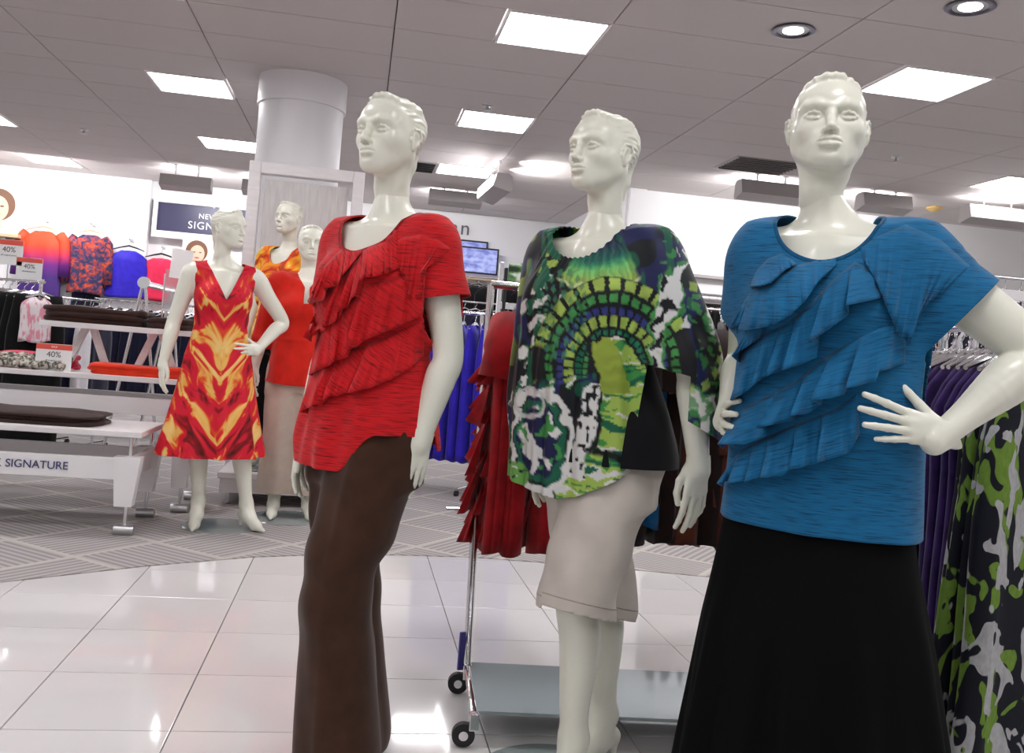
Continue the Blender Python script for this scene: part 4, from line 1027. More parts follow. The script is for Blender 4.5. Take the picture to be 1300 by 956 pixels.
for (px, py, w, h, m, kind, sl, nm, cat, lab, seed) in (
    (57, 281, .56, 1.02, dm, 'wood', (.60, .075), 'dip_dyed_tunic', 'top', 'orange to violet dip-dyed top on a wooden hanger, leftmost on the back wall', 1),
    (116, 286, .50, .84, M['patch'], 'wood', (.66, .062), 'printed_shirt', 'shirt', 'navy and orange printed long-sleeved shirt hung over dark trousers on the back wall', 2),
    (165, 306, .52, .68, M['cobalt'], 'black', None, 'tank_shirt', 'top', 'cobalt blue sleeveless top hung on the back wall beside the printed shirt', 3),
    (206, 316, .54, .62, M['coral'], 'black', (.50, .065), 'ruffled_blouse', 'blouse', 'coral red blouse on a black hanger, behind the clear sign holder', 4)):
    p = at(px, py, WY); wall_hook((p.x, WY, p.z), 0, 'steel peg in the back wall holding the '+{1: 'dip-dyed top', 2: 'printed shirt', 3: 'blue sleeveless top', 4: 'coral blouse'}[seed])
    hung(nm, lab, cat, (p.x, WY-.02, p.z+.01), R(-6), w, h, .14, m, kind, sleeve=sl, seed=seed, flare=1.12 if seed == 3 else 1.0, drop=.135)
p = at(116, 286, WY)
t = thing('hung_trousers', 'dark navy trousers hanging below the navy and orange printed shirt', 'trousers', (p.x, WY+.03, p.z-.72))
b = MB()
for s in (-1, 1): b.tube([(s*.09, 0, 0), (s*.10, 0, -.4), (s*.10, 0, -.95)], [.10, .095, .085], 14)
o = b.build('cloth', M['navy'], t, True); o.scale = (1, .5, 1)
MB().box((0, 0, .0), (.36, .03, .03)).build('clip_bar', M['chrome'], t)

# ---------------------------------------------------------------- sign panel on the back wall
a, c = at(201, 256, 13.95), at(322, 309, 13.95)
t = thing('wall_sign', 'framed dark navy wall sign lettered in white, behind the flame-print dress mannequin', 'sign')
zx0, zx1, zz0, zz1 = a.x, a.x+1.95, c.z+.06, a.z+.0
MB().box(((zx0+zx1)/2, 13.99, (zz0+zz1)/2), (zx1-zx0, .03, zz1-zz0)).build('panel', mat('navy_board', (.045, .042, .095), .35), t)
for (x, z, dx, dz) in (((zx0+zx1)/2, zz1+.03, zx1-zx0+.12, .06), ((zx0+zx1)/2, zz0-.05, zx1-zx0+.12, .10), (zx0-.03, (zz0+zz1)/2, .06, zz1-zz0), (zx1+.03, (zz0+zz1)/2, .06, zz1-zz0)):
    MB().box((x, 13.97, z), (dx, .07, dz), bev=.006).build('frame_bar', M['white'], t)
tx = zx0+.86
text('lettering', 'NEW YORK', .105, (tx, 13.972, (zz0+zz1)/2+.055), (R(90), 0, 0), M['white'], t, spacing=1.1)
text('lettering', 'SIGNATURE', .15, (tx, 13.972, (zz0+zz1)/2-.085), (R(90), 0, 0), M['white'], t, spacing=1.12)
ez = (zz0+zz1)/2+.21
b = MB(); pts = [(tx+.09*math.cos(R(q))*.9-.01, 13.968, ez+.062*math.sin(R(q))) for q in range(-10, 215, 15)]
b.tube(pts, [.006]+[.024]*(len(pts)-2)+[.010], 8); b.tube([(tx-.02, 13.968, ez-.03), (tx+.03, 13.968, ez), (tx+.07, 13.968, ez-.02)], [.006, .018, .006], 8); b.build('emblem', M['white'], t, True)
# shelf and posters at the far left
a = at(0, 297, 13.8); e = at(27, 301, 13.8)
t = thing('wall_shelf', 'pale wooden wall shelf at the left edge of the photo, under a portrait poster', 'shelf')
MB().box((e.x-.6, 13.83, e.z), (1.2, .34, .05), bev=.006).build('board', M['wood'], t)
for dx in (-.2, -.9): MB().prism([(13.99, e.z-.03), (13.75, e.z-.03), (13.99, e.z-.20)], e.x+dx-.01, e.x+dx+.01, 'x').build('bracket', M['steel'], t)
def portrait(name, lab, c, w, h, flip=1):
    t = thing(name, lab, 'poster', c)
    MB().box((0, 0, 0), (w, .02, h)).build('board', mat('poster_ground', (.80, .76, .74), .4), t)
    sk = mat('poster_skin', (.72, .45, .34), .5); hr = mat('poster_hair', (.16, .07, .035), .5)
    el = lambda cx, cz, rx, rz, y, n=28: ([(cx+rx*math.cos(2*math.pi*k/n), y, cz+rz*math.sin(2*math.pi*k/n)) for k in range(n)], [tuple(range(n))])
    MB().add(*el(flip*.02*w, .10*h, .36*w, .34*h, -.0106)).build('hair_print', hr, t)
    MB().add(*el(0, .02*h, .24*w, .27*h, -.0112)).add(*el(0, -.33*h, .12*w, .15*h, -.0112)).build('face_print', sk, t)
    MB().add(*el(0, -.10*h, .08*w, .025*h, -.0118)).build('lips_print', mat('poster_lips', (.55, .10, .09), .5), t)
    for s in (-1, 1): MB().add(*el(s*.10*w, .07*h, .045*w, .02*h, -.0118)).build('eye_print', hr, t)
    return t
portrait('portrait_poster', 'portrait poster standing on the wall shelf at the left edge', (e.x-.36, 13.86, e.z+.36), .62, .66)
p = at(248, 322, 13.6)
portrait('portrait_poster', 'small portrait poster behind the white sign sheet, left of the dress mannequin head', (p.x, 13.75, p.z), .42, .46, -1)

# ---------------------------------------------------------------- nesting tables
def display_table(lab, x0, x1, y0, y1, ztop, zap0, zap1, right_only=False):
    t = thing('display_table', lab, 'table')
    MB().box(((x0+x1)/2, (y0+y1)/2, ztop-.016), (x1-x0, y1-y0, .032), bev=.004).build('table_top', M['whitewood'], t)
    zc = (zap0+zap1)/2; hz = zap1-zap0
    for y in (y0+.05, y1-.05): MB().box(((x0+x1)/2, y, zc), (x1-x0-.26, .03, hz), bev=.003).build('apron', M['white'], t)
    for x in (x0+.06, x1-.06): MB().box((x, (y0+y1)/2, zc), (.03, y1-y0-.16, hz), bev=.003).build('apron', M['white'], t)
    for x, s in ((x0+.06, 1), (x1-.06, -1)):
        for y in (y0+.05, y1-.05):
            zb = .165
            l = MB().prism([(x-.055 if s < 0 else x-.035, zb), (x+.035 if s < 0 else x+.055, zb), (x+.065, zap1+.01), (x-.075, zap1+.01)] if s < 0 else [(x-.035, zb), (x+.055, zb), (x+.075, zap1+.01), (x-.065, zap1+.01)], y-.045, y+.045, 'y').build('leg', M['white'], t)
            MB().tube([(x, y, zap1), (x, y, ztop-.03)], .010, 10).build('post', M['chrome'], t, True)
            MB().tube([(x, y, zb), (x, y, .05)], .011, 10).build('stem', M['chrome'], l, True)
            MB().tube([(x-.052, y, .031), (x+.052, y, .031)], .031, 20).build('caster', M['steel'], l, True)
    return t
t1 = display_table('low white nesting table nearest on the left, lettered along its front apron', -2.75, -1.12, 5.32, 5.94, .575, .305, .425)
sg = at(0, 594, 5.355)
text('lettering', 'NEW YORK SIGNATURE', .060, (at(86, 597, 5.35).x, 5.352, .365), (R(90), 0, 0), mat('sign_blue', (.05, .05, .16), .5), t1, align='RIGHT', spacing=1.0)
t2 = display_table('taller white nesting table behind the lettered one, carrying the A-frame shelf', -2.75, -.96, 6.04, 6.60, .835, .60, .705)
# A-frame riser with a top shelf on the taller table
t = thing('riser_shelf', 'A-legged whitewashed riser shelf standing on the taller nesting table', 'shelf')
q0, q1 = at(60, 413, 6.30), at(226, 424, 6.30)
ZR = 1.125
MB().box(((q0.x+q1.x+.25)/2, 6.32, ZR), (q1.x+.25-q0.x, .36, .035), bev=.003).build('shelf_board', M['whitewood'], t)
for cx in (-1.28, -1.70):
    for s in (-1, 1): MB().prism([(cx+s*.025-.022, ZR-.018), (cx+s*.025+.022, ZR-.018), (cx+s*.13+.022, .835), (cx+s*.13-.022, .835)], 6.30, 6.34, 'y').build('leg', M['whitewood'], t)

# ---------------------------------------------------------------- folded clothes and cards
def folded(name, lab, cat, c, w, d, layers, m, seed, rz=0, th=.018, group=None):
    """a pile of one folded garment: soft, rounded, slightly shifted layers"""
    rg = np.random.default_rng(seed); t = thing(name, lab, cat, c, rz, group); b = MB(); z = 0
    for k in range(layers):
        ww, dd = w*rg.uniform(.93, 1.03), d*rg.uniform(.92, 1.02); ox, oy = rg.uniform(-.01, .01, 2); ph = rg.uniform(0, 6, 3); n, mrows = 26, 7
        def ring(sx, zz):
            row = []
            for i in range(n):
                a = 2*math.pi*i/n; ca, sa = math.cos(a), math.sin(a)
                x = ww/2*math.copysign(abs(ca)**.35, ca)*sx; y = dd/2*math.copysign(abs(sa)**.35, sa)*sx
                x += .012*math.sin(y*20+ph[0]); row.append((ox+x, oy+y, z+zz+.006*math.sin(x*14+ph[1])*zz/th+.004*math.sin(y*22+ph[2])*zz/th))
            return row+[row[0]]
        b.grid([ring(.02, 0), ring(.97, 0), ring(1.0, th*.35), ring(.99, th*.75), ring(.95, th), ring(.5, th*1.04), ring(.02, th*1.02)])
        z += th*.96
    b.build('cloth', m, t, True)
    return t
M['brownfold'] = cloth('dark_brown_wool', (.045, .022, .018), .7)
q = at(40, 540, 5.6)
def slab(x, y, z): return (x, y, z)
folded('folded_trousers', 'dark brown folded trousers lying on the low lettered table', 'trousers', (-1.78, 5.60, .575), .80, .40, 3, M['brownfold'], 5, R(-3), .022)
folded('folded_trousers', 'two dark brown folded trousers spread along the top board of the A-legged riser', 'trousers', (-1.64, 6.32, ZR+.018), .62, .36, 3, M['brownfold'], 6, R(2), .034)
folded('folded_trousers', 'dark brown folded trousers at the right end of the riser top board', 'trousers', (-1.185, 6.30, ZR+.018), .28, .33, 2, M['brownfold'], 8, R(-6), .036)
M['orangefold'] = cloth('orange_red_knit', (.80, .050, .018), .85)
folded('folded_sweater', 'bright orange-red folded sweater on the taller table, beside the price card', 'sweater', (-1.33, 6.21, .835), .60, .28, 3, M['orangefold'], 9, R(2), .022)
M['snake'] = ramp_mat('grey_snake_print', [(.40, (.06, .055, .05)), (.50, (.30, .28, .24)), (.60, (.62, .58, .50))], 34, 3, None, .7, .6)
for k, (x, z, lab) in enumerate(((-1.90, .835, 'grey snake-print scarf folded in loops beside the price card, front pile'), (-2.16, .835, 'grey snake-print scarf at the left end of the taller table'))):
    t = thing('folded_scarf', lab, 'scarf', (x, 6.18, z)); b = MB()
    for j in range(3):
        pts = [(-.13+.26*i/12, -.09+.07*j+.02*math.sin(i*.9+j), .022+.018*j+.014*abs(math.sin(i*.75+j*1.3))) for i in range(13)]
        b.tube(pts, [.020+.008*abs(math.sin(i*1.1+j)) for i in range(13)], 10)
    b.build('cloth', M['snake'], t, True)
folded('folded_tunic', 'crimson folded top behind the snake-print scarves', 'top', (-2.02, 6.42, .835), .5, .22, 3, M['coral'], 11, 0, .03)
def price_card(lab, c, w, h, rz=0, lines=('40%', 'off original prices'), head='SALE', easel=True):
    t = thing('price_card', lab, 'card', c, rz)
    MB().box((0, 0, h/2), (w, .006, h)).build('card', M['paper'], t)
    MB().box((0, -.0035, h-.11*h), (w, .002, .20*h)).build('header_band', M['card_red'], t)
    if head: text('lettering', head, .10*h, (0, -.005, h*.89), (R(90), 0, 0), M['paper'], t, .0006)
    text('lettering', lines[0], .30*h, (0, -.0036, h*.60), (R(90), 0, 0), M['ink'], t, .0006)
    text('lettering', lines[1], .085*h, (0, -.0036, h*.38), (R(90), 0, 0), M['ink'], t, .0006)
    MB().box((0, .045, .012), (w, .08, .004)).build('foot', M['glass'] if False else M['paper'], t)
    return t
p = at(68, 472, 6.12)
price_card('white 40% price card with a red band on the taller table', (p.x, 6.10, .835), .205, .165, R(4))
# ---------------------------------------------------------------- clear sign holder and chrome racks behind the tables
p = at(211, 412, 6.36)
t = thing('sign_holder', 'clear acrylic sign holder with a white sheet, standing on the riser top board', 'sign holder', (p.x, 6.30, ZR+.018))
MB().box((0, 0, .012), (.135, .10, .024), bev=.003).build('base', M['white'], t)
MB().tube([(-.02, 0, .02), (-.02, 0, .36)], .006, 10).build('post', M['chrome'], t, True)
MB().box((.06, 0, .26), (.16, .006, .26)).build('acrylic_sleeve', mat('clear_acrylic', (.75, .76, .78), .12, trans=.75, ior=1.2), t)
MB().box((.075, -.006, .43), (.13, .003, .19), rot=(0, R(3), 0)).build('paper_sheet', M['paper'], t)
MB().box((.06, 0, .125), (.17, .012, .012)).build('ledge', M['white'], t)

def rail(name, lab, p, q, posts=(), r=.012, foot=True, cat='clothes rack', square=False):
    t = thing(name, lab, cat); p, q = Vector(p), Vector(q)
    MB().tube([p, q], r, 12).build('rail', M['chrome'], t, True)
    for s in posts:
        c = p.lerp(q, s)
        MB().tube([(c.x, c.y, c.z), (c.x, c.y, .05)], r*1.1, 12).build('post', M['chrome'], t, True)
        d = (q-p).normalized(); n = Vector((-d.y, d.x, 0))
        if foot:
            MB().tube([Vector((c.x, c.y, .06))+n*.24, Vector((c.x, c.y, .06))-n*.24], .012, 10).build('foot_bar', M['chrome'], t, True)
            for e in (-1, 1):
                w = Vector((c.x, c.y, .025))+n*.235*e
                MB().tube([w-d*.012, w+d*.012], .025, 16).build('caster', M['black'], t, True)
    return t
def row(n, p, q, fn):
    p, q = Vector(p), Vector(q); o = None
    for i in range(n):
        c = p.lerp(q, (i+.5)/n); a = RNG.uniform(-.10, .10)
        if o is None: o = fn(c); base = o.rotation_euler.z
        else: dup(o, c, base+a)
    return o
def rackrow(p, q, lab_rack, n, item, posts=(.04, .96), cat='clothes rack'):
    rail('clothes_rack', lab_rack, p, q, posts, cat=cat)
    d = (Vector(q)-Vector(p)); return row(n, p, q, item)
# black garments at the left edge
a, b_ = at(-30, 334, 8.2), at(62, 354, 7.6)
za = 1.44
rackrow((a.x, 8.3, za), (b_.x, 7.5, za-.02), 'chrome clothes rack of black garments at the left edge, behind the tables', 9, lambda c: hung('black_trousers', 'black garment hanging on the rack at the left edge', 'garment', c, R(20), .40, 1.15, .10, M['wblack'], 'chrome', 'black garments on the left rack', strap=True, seed=21))
hung('checked_blouse', 'pink and white checked blouse at the right end of the black garment rack', 'blouse', (b_.x-.02, 7.46, za-.03), R(60), .26, .34, .10, M['pinkwhite'], 'chrome', seed=22)
for k, (px, py, w, h, l2, lab) in enumerate(((10, 322, .34, .30, 'off original prices', 'white price card with red band at the left edge, above the black garment rack'), (36, 341, .32, .26, 'off original prices', 'white price card with red band, before the dip-dyed top'))):
    c = at(px, py+14, 8.6); t = price_card(lab, (c.x, 8.6, c.z), w*.66, h*.72, 0, ('40%', l2), '')
    MB().tube([(0, .004, .01), (0, .004, -(c.z-1.43))], .006, 8).build('stem', M['chrome'], t, True)
# second rail with dark and white garments
a = at(66, 376, 8.6); b_ = at(122, 382, 8.5)
rackrow((a.x, 8.9, a.z), (b_.x, 8.8, a.z-.01), 'short chrome rack behind the riser shelf, hung with dark garments', 5, lambda c: hung('dark_garment', 'dark navy garment on the short rack behind the riser shelf', 'garment', c, R(75), .42, 1.0, .10, M['navy'], 'chrome', 'dark garments on the short rack', strap=True, seed=31))
hung('white_blouse', 'white blouse on the short rack behind the riser shelf', 'blouse', (b_.x-.10, 8.70, a.z), R(80), .40, .95, .12, cloth('white_cotton', (.74, .72, .76), .9), 'chrome', seed=32)
# dark garments in a row behind the table, below the wall display
a = at(120, 386, 10.2); b_ = at(250, 393, 10.2)
rackrow((a.x, 10.2, a.z+.06), (b_.x+.4, 10.2, a.z+.06), 'long chrome rack of navy garments below the cobalt sleeveless top', 14, lambda c: hung('navy_garment', 'navy garment in the long row below the cobalt sleeveless top', 'garment', c, R(55), .46, 1.05, .11, M['navy'], 'chrome', 'navy garments in the long row', seed=41))
# chrome A-frame rack end
a = at(183, 359, 7.4)
t = thing('chrome_easel', 'chrome A-legged rack end with a round cap, behind the riser shelf', 'clothes rack', (a.x, 7.4, 0))
MB().tube([(-.045*0, -.02, a.z), (0, .02, a.z)], .045, 24).build('cap', M['chrome'], t, True)
for s in (-1, 1): MB().tube([(s*.01, 0, a.z-.02), (s*.22, 0, .012)], .012, 10).build('leg', M['chrome'], t, True)
MB().tube([(.03, 0, a.z), (.05, .8, a.z)], .014, 10).tube([(.03, 0, a.z-.02), (.26, .0, a.z-.055)], .014, 10).build('rail', M['chrome'], t, True)
for s in (-1, 1): MB().tube([(.05+s*.0, .8, a.z), (.05+s*.2, .8, .012)], .012, 10).build('leg', M['chrome'], t, True)
# ================================================================ back wall: lettering, screens, racks
M['letter'] = mat('grey_letters', (.12, .11, .12), .5)
p = at(597, 291, 14.12)
t = thing('wall_lettering', 'grey letters spelling woman on the white back wall above the two screens', 'sign', (p.x, 14.12, p.z))
o = None
for ch, dx, sz in (('W', -.91, 1), ('o', -.67, 1), ('m', -.41, 1), ('a', -.18, 1), ('n', 0, 1)):
    text('letter', ch, .31, (dx, 0, 0), (R(90), 0, 0), M['letter'], t, .012, 'RIGHT')
a, b_ = at(560, 350, 13.8), at(632, 353, 13.8)
t = thing('screen_shelf', 'pale wooden shelf on the back wall carrying the two screens', 'shelf', ((a.x+b_.x)/2-.25, 13.93, b_.z-.03))
MB().box((0, 0, 0), (b_.x-a.x+.5, .36, .05), bev=.005).build('board', M['wood'], t)
for dx in (-.4, .4): MB().prism([(.17, -.03), (-.08, -.03), (.17, -.2)], dx-.01, dx+.01, 'x').build('bracket', M['steel'], t)
sm_ = mat('blue_screen', (.02, .03, .08), .15, emit=(.30, .36, .80), glow=.95, noise=None)
_nt = sm_.node_tree; _n = _nt.nodes.new('ShaderNodeTexNoise'); _n.inputs['Scale'].default_value = 5; _r = _nt.nodes.new('ShaderNodeValToRGB'); _r.color_ramp.elements[0].color = (.18, .20, .55, 1); _r.color_ramp.elements[1].color = (.50, .55, .95, 1); _r.color_ramp.elements[0].position = .35; _r.color_ramp.elements[1].position = .65
_nt.links.new(_n.outputs['Fac'], _r.inputs[0]); _nt.links.new(_r.outputs[0], _nt.nodes['Principled BSDF'].inputs['Emission Color'])
for (x0, y0, x1, y1, Y, lab) in ((575, 311, 631, 350, 13.88, 'front blue-lit screen standing on the wooden wall shelf'), (565, 302, 617, 340, 14.12, 'second blue-lit screen, half hidden behind the front one')):
    a, c = at(x0, y0, Y), at(x1, y1, Y); w, h = c.x-a.x, a.z-c.z
    t = thing('screen', lab, 'screen', ((a.x+c.x)/2, Y, (a.z+c.z)/2))
    for dx, dz, sx, sz in ((0, h/2-.012, w, .024), (0, -h/2+.012, w, .024), (w/2-.012, 0, .024, h), (-w/2+.012, 0, .024, h)): MB().box((dx, 0, dz), (sx, .05, sz), bev=.004).build('bezel', M['black'], t)
    MB().box((0, .005, 0), (w-.04, .03, h-.04)).build('display', sm_, t)
# wall bay: white upright, rails, dark clothes
def upright(x, y, Y, ztop, lab):
    p = at(x, y, Y)
    t = thing('rack_upright', lab, 'post', (p.x, Y, 0)); MB().box((0, 0, ztop/2), (.05, .05, ztop), bev=.004).build('post', M['white'], t)
    MB().box((0, 0, .015), (.10, .10, .03)).build('foot', M['white'], t); return t
a, b_ = at(592, 383, 11.2), at(690, 390, 11.2)
rackrow((a.x-.35, 11.2, a.z), (b_.x+.3, 11.2, a.z-.0), 'chrome wall rack of dark clothes below the screen shelf', 12, lambda c: hung('dark_shirt', 'dark top in the row hung below the screen shelf', 'garment', c, R(35), .44, .75, .11, M['navy'], 'chrome', 'dark tops below the screen shelf', seed=51))
a, b_ = at(596, 372, 12.6), at(690, 378, 12.6)
rackrow((a.x-.3, 12.6, a.z+.22), (b_.x+.15, 12.6, a.z+.22), 'upper chrome rack of black clothes behind the blue dresses', 9, lambda c: hung('black_shirt', 'black top on the upper rack behind the blue dresses', 'garment', c, R(25), .48, .8, .12, M['wblack'], 'chrome', 'black tops behind the blue dresses', seed=52))
a, b_ = at(576, 404, 7.6), at(634, 409, 7.2)
rail('clothes_rack', 'chrome T-footed rack of cobalt blue dresses right of the red-topped mannequin', (a.x-.20, 7.75, a.z+.05), (b_.x+.32, 7.25, a.z+.05), (.5,), .014)
row(8, (a.x-.14, 7.72, a.z+.05), (b_.x+.26, 7.30, a.z+.05), lambda c: hung('cobalt_dress', 'cobalt blue dress on the T-footed chrome rack', 'dress', c, R(72), .40, 1.10, .10, M['cobalt'], 'chrome', 'cobalt dresses on the T-footed rack', strap=True, seed=53, tag_at=((.05, -.42), (-.04, -.98))))
# white post and picture card of the middle rack
a = at(637, 335, 6.4); f = at(652, 664, 6.4)
t = thing('clothes_rack', 'tall chrome rack post with a slotted upright, left of the printed blouse', 'clothes rack', (a.x, 6.4, 0))
MB().box((0, 0, a.z/2+.02), (.028, .05, a.z-.02), bev=.003).build('post', M['chrome'], t)
MB().box((.035, 0, a.z/2+.15), (.022, .04, a.z-.35), bev=.003).build('slotted_upright', M['black'], t)
MB().tube([(-.05, -.22, .06), (.05, .22, .06)], .014, 10).tube([(-.25, 0, .06), (.25, 0, .06)], .014, 10).build('foot_bar', M['chrome'], t)
for dz, k in ((a.z-.14, 0), (a.z-.29, 1), (a.z-.42, 2)): MB().box((.32, 0, dz), (.62, .025, .045 if k else .03), bev=.003).build('cross_bar', M['chrome'], t)
M['picture'] = ramp_mat('landscape_print', [(.40, (.02, .04, .02)), (.50, (.10, .22, .08)), (.58, (.62, .66, .60))], 6, 3, (1, 1, 2.2), .5)
MB().box((.20, -.01, a.z-.06), (.30, .02, .15)).build('picture_card', M['picture'], t)

# ---------------------------------------------------------------- rolling rack in front, hung with red tops
F0 = atz(592, 862, .05); P0 = at(612, 676, 3.62)
ZR2 = 1.42
t = thing('rolling_rack', 'chrome rolling garment rack with a glass base shelf, behind the printed-blouse mannequin', 'clothes rack')
x0, y0 = F0.x, F0.y; x1, y1 = 1.78, 3.05; d = Vector((x1-x0, y1-y0, 0)).normalized(); n = Vector((-d.y, d.x, 0))
for (ex, ey, s) in ((x0, y0, 1), (x1, y1, -1)):
    e = Vector((ex, ey, 0))
    MB().tube([e+Vector((0, 0, .07)), e+n*.10+Vector((0, 0, .30)), e+n*.22+Vector((0, 0, .62)), e+n*.30+Vector((0, 0, .95)), e+n*.32+Vector((0, 0, ZR2))], .014, 14).build('curved_leg', M['chrome'], t, True)
    MB().tube([e+n*-.42+Vector((0, 0, .07)), e+n*-.40+Vector((0, 0, .09)), e+n*.0+Vector((0, 0, .09))], .012, 12).build('base_bar', M['chrome'], t, True)
    for q, lab in ((e, 'near'), (e+n*-.42, 'far')):
        c = q+Vector((0, 0, .036))-d*s*.028
        w = MB().tube([c-n*.012, c+n*.012], .034, 24).build('caster', M['black'], t, True)
        MB().tube([c-n*.016, c+n*.016], .014, 16).build('hub', M['chrome'], w, True)
        MB().box((q.x, q.y, .075), (.03, .03, .05), bev=.004).build('fork', M['chrome'], w)
MB().tube([Vector((x0, y0, ZR2))+n*.32, Vector((x1, y1, ZR2))+n*.32], .015, 14).build('rail', M['chrome'], t, True)
q = [Vector((x0, y0, 0))+n*-.40, Vector((x1, y1, 0))+n*-.40, Vector((x1, y1, 0))+n*.03, Vector((x0, y0, 0))+n*.03]
MB().prism([(v.x, v.y) for v in q], .088, .098).build('glass_shelf', mat('green_glass', (.30, .36, .38), .06, spec=.6), t)
guard = MB().box((x0-d.x*.02, y0+.03, .135), (.022, .012, .13), bev=.003, rz=.3).build('bumper', mat('violet_plastic', (.05, .04, .22), .4), t)
ra = Vector((x0, y0, ZR2))+n*.32; rb = Vector((x1, y1, ZR2))+n*.32
M['redjersey'] = cloth('red_jersey', (.34, .006, .010), .6, .85)
M['rackbrown'] = cloth('rust_brown_jersey', (.13, .032, .018), .7); M['darkbrown'] = cloth('very_dark_brown_jersey', (.016, .006, .005), .7)
M['rackblue'] = cloth('teal_blue_jersey', (.004, .09, .24), .7)
def ruffled(name, label, cat, loc, rz, w, h, m, seed, group=None, tiers=5):
    """a hung top seen edge-on, with hanging ruffles down its front"""
    t = hung(name, label, cat, loc, rz, w, h, .13, m, 'black', group, sleeve=(.20, .085), seed=seed, flare=1.06, tag_at=((.1, -.5),))
    rg = np.random.default_rng(seed+99)
    for k in range(tiers):
        zt = -.20-h*.72*k/tiers; b = []
        nn = 40; G = []
        for j in range(7):
            v = j/6; r_ = []
            for i in range(nn+1):
                u = i/nn; x = (u-.5)*w*.92; ln = .17+.05*math.sin(u*5+k)
                y = -.055-.055*v-.022*v*math.sin(u*34+k*2)-.012*v*math.sin(u*61+k)
                r_.append((x+.01*v*math.sin(u*34+k*2+1.3), y, zt-.10*(u-.5)-ln*v))
            G.append(r_)
        o = MB().grid(G).build('ruffle', m, t, True, fix=False); solid(o, .002, 0)
    return t
for k, (f_, m, lab) in enumerate(((.080, 'redjersey', 'red ruffled top hanging at the left end of the rolling rack'), (.112, 'redjersey', 'second red ruffled top on the rolling rack, tight behind the first'), (.205, 'redjersey', 'red ruffled top on the rolling rack, hanging directly left of the beige shorts'))):
    c = ra.lerp(rb, f_); ruffled('ruffled_blouse', lab, 'top', c, R(-106)+k*.06, .44, .86 if k < 2 else .86, M[m], 60+k)
for k in range(9):
    c = ra.lerp(rb, .40+.055*k)
    if k == 2: hung('blue_tunic', 'teal blue top among the brown ones on the rolling rack, behind the shorts', 'top', c, R(70), .42, .74, .11, M['rackblue'], 'black', seed=70)
    else:
        o = ruffled('brown_blouse', 'dark brown ruffled top on the rolling rack between the printed blouse and the blue top', 'top', c, R(66)+RNG.uniform(-.1, .1), .42, .80, M['rackbrown'] if k in (4, 6) else M['darkbrown'], 71+k, 'brown ruffled tops on the rolling rack', tiers=3)
        if k in (4, 6): o['label'] = 'rust brown top on the rolling rack, '+('nearer the printed blouse' if k == 4 else 'nearer the blue-topped mannequin'); del o['group']
# rack of chrome hangers farther back
a, b_ = at(872, 372, 8.4), at(945, 380, 8.4)
rackrow((a.x-.2, 8.4, a.z), (b_.x+.3, 8.4, a.z), 'chrome rack of black garments at the back, between the printed blouse and the blue top', 14, lambda c: hung('black_garment', 'black garment on a chrome hanger at the back, right of the printed blouse', 'garment', c, R(60), .42, .95, .08, M['wblack'], 'chrome', 'black garments at the back', seed=81))
a, b_ = at(872, 392, 7.4), at(945, 400, 7.4)
rackrow((a.x-.2, 7.2, a.z+.0), (b_.x+.3, 7.2, a.z), 'lower chrome rack in front of the black garments at the back', 8, lambda c: hung('brown_garment', 'rust brown garment on the lower chrome rack at the back', 'garment', c, R(60), .42, .9, .10, M['rackbrown'], 'chrome', 'brown garments at the back', seed=82))

# ---------------------------------------------------------------- right-hand racks
def two_print(name, ground, a, b_, sa, sb, ta, tb):
    """patches of two colours scattered on a dark ground"""
    m = bpy.data.materials.new(name); m.use_nodes = True; nt = m.node_tree; bs = nt.nodes['Principled BSDF']; bs.inputs['Roughness'].default_value = .7; bs.inputs['Specular IOR Level'].default_value = .2
    tc = nt.nodes.new('ShaderNodeTexCoord'); last = None
    for k, (col, sc, th) in enumerate(((b_, sb, tb), (a, sa, ta))):
        mp = nt.nodes.new('ShaderNodeMapping'); mp.inputs['Location'].default_value = (3*k, 5*k, k); mp.inputs['Scale'].default_value = (1.3, 1.3, .75); nt.links.new(tc.outputs['Object'], mp.inputs[0])
        n = nt.nodes.new('ShaderNodeTexNoise'); n.inputs['Scale'].default_value = sc; n.inputs['Detail'].default_value = 1.5; n.inputs['Distortion'].default_value = 1.0; nt.links.new(mp.outputs[0], n.inputs['Vector'])
        r = nt.nodes.new('ShaderNodeMapRange'); r.inputs[1].default_value = th; r.inputs[2].default_value = th+.015; nt.links.new(n.outputs['Fac'], r.inputs[0])
        st_ = nt.nodes.new('ShaderNodeTexNoise'); st_.inputs['Scale'].default_value = 60; nt.links.new(mp.outputs[0], st_.inputs['Vector'])
        cr = nt.nodes.new('ShaderNodeMix'); cr.data_type = 'RGBA'; cr.inputs['A'].default_value = (*col, 1); cr.inputs['B'].default_value = (*[c*.5 for c in col], 1); nt.links.new(st_.outputs['Fac'], cr.inputs['Factor'])
        x = nt.nodes.new('ShaderNodeMix'); x.data_type = 'RGBA'; nt.links.new(r.outputs[0], x.inputs['Factor']); nt.links.new(cr.outputs['Result'], x.inputs['B'])
        if last is None: x.inputs['A'].default_value = (*ground, 1)
        else: nt.links.new(last, x.inputs['A'])
        last = x.outputs['Result']
    nt.links.new(last, bs.inputs['Base Color']); return m
M['green2'] = two_print('green_white_print', (.005, .006, .012), (.48, .48, .49), (.17, .30, .04), 13, 10, .555, .545)
M['zebra'] = ramp_mat('zebra_print', [(.48, (.015, .010, .03)), (.50, (.70, .68, .72))], 16, 1, (1.6, 1.6, .8), .7, 1.2, interp='CONSTANT')
M['purple'] = cloth('dark_purple_jersey', (.036, .014, .10), .6)
ZP = 1.37
ra, rb = at(1196, 402, 2.95), at(1345, 425, 2.2); ra.z = rb.z = ZP
rail('clothes_rack', 'chrome rack of dark purple and green-printed garments behind the blue-topped mannequin', ra, rb+(rb-ra)*.1, (.03, .97), .014)
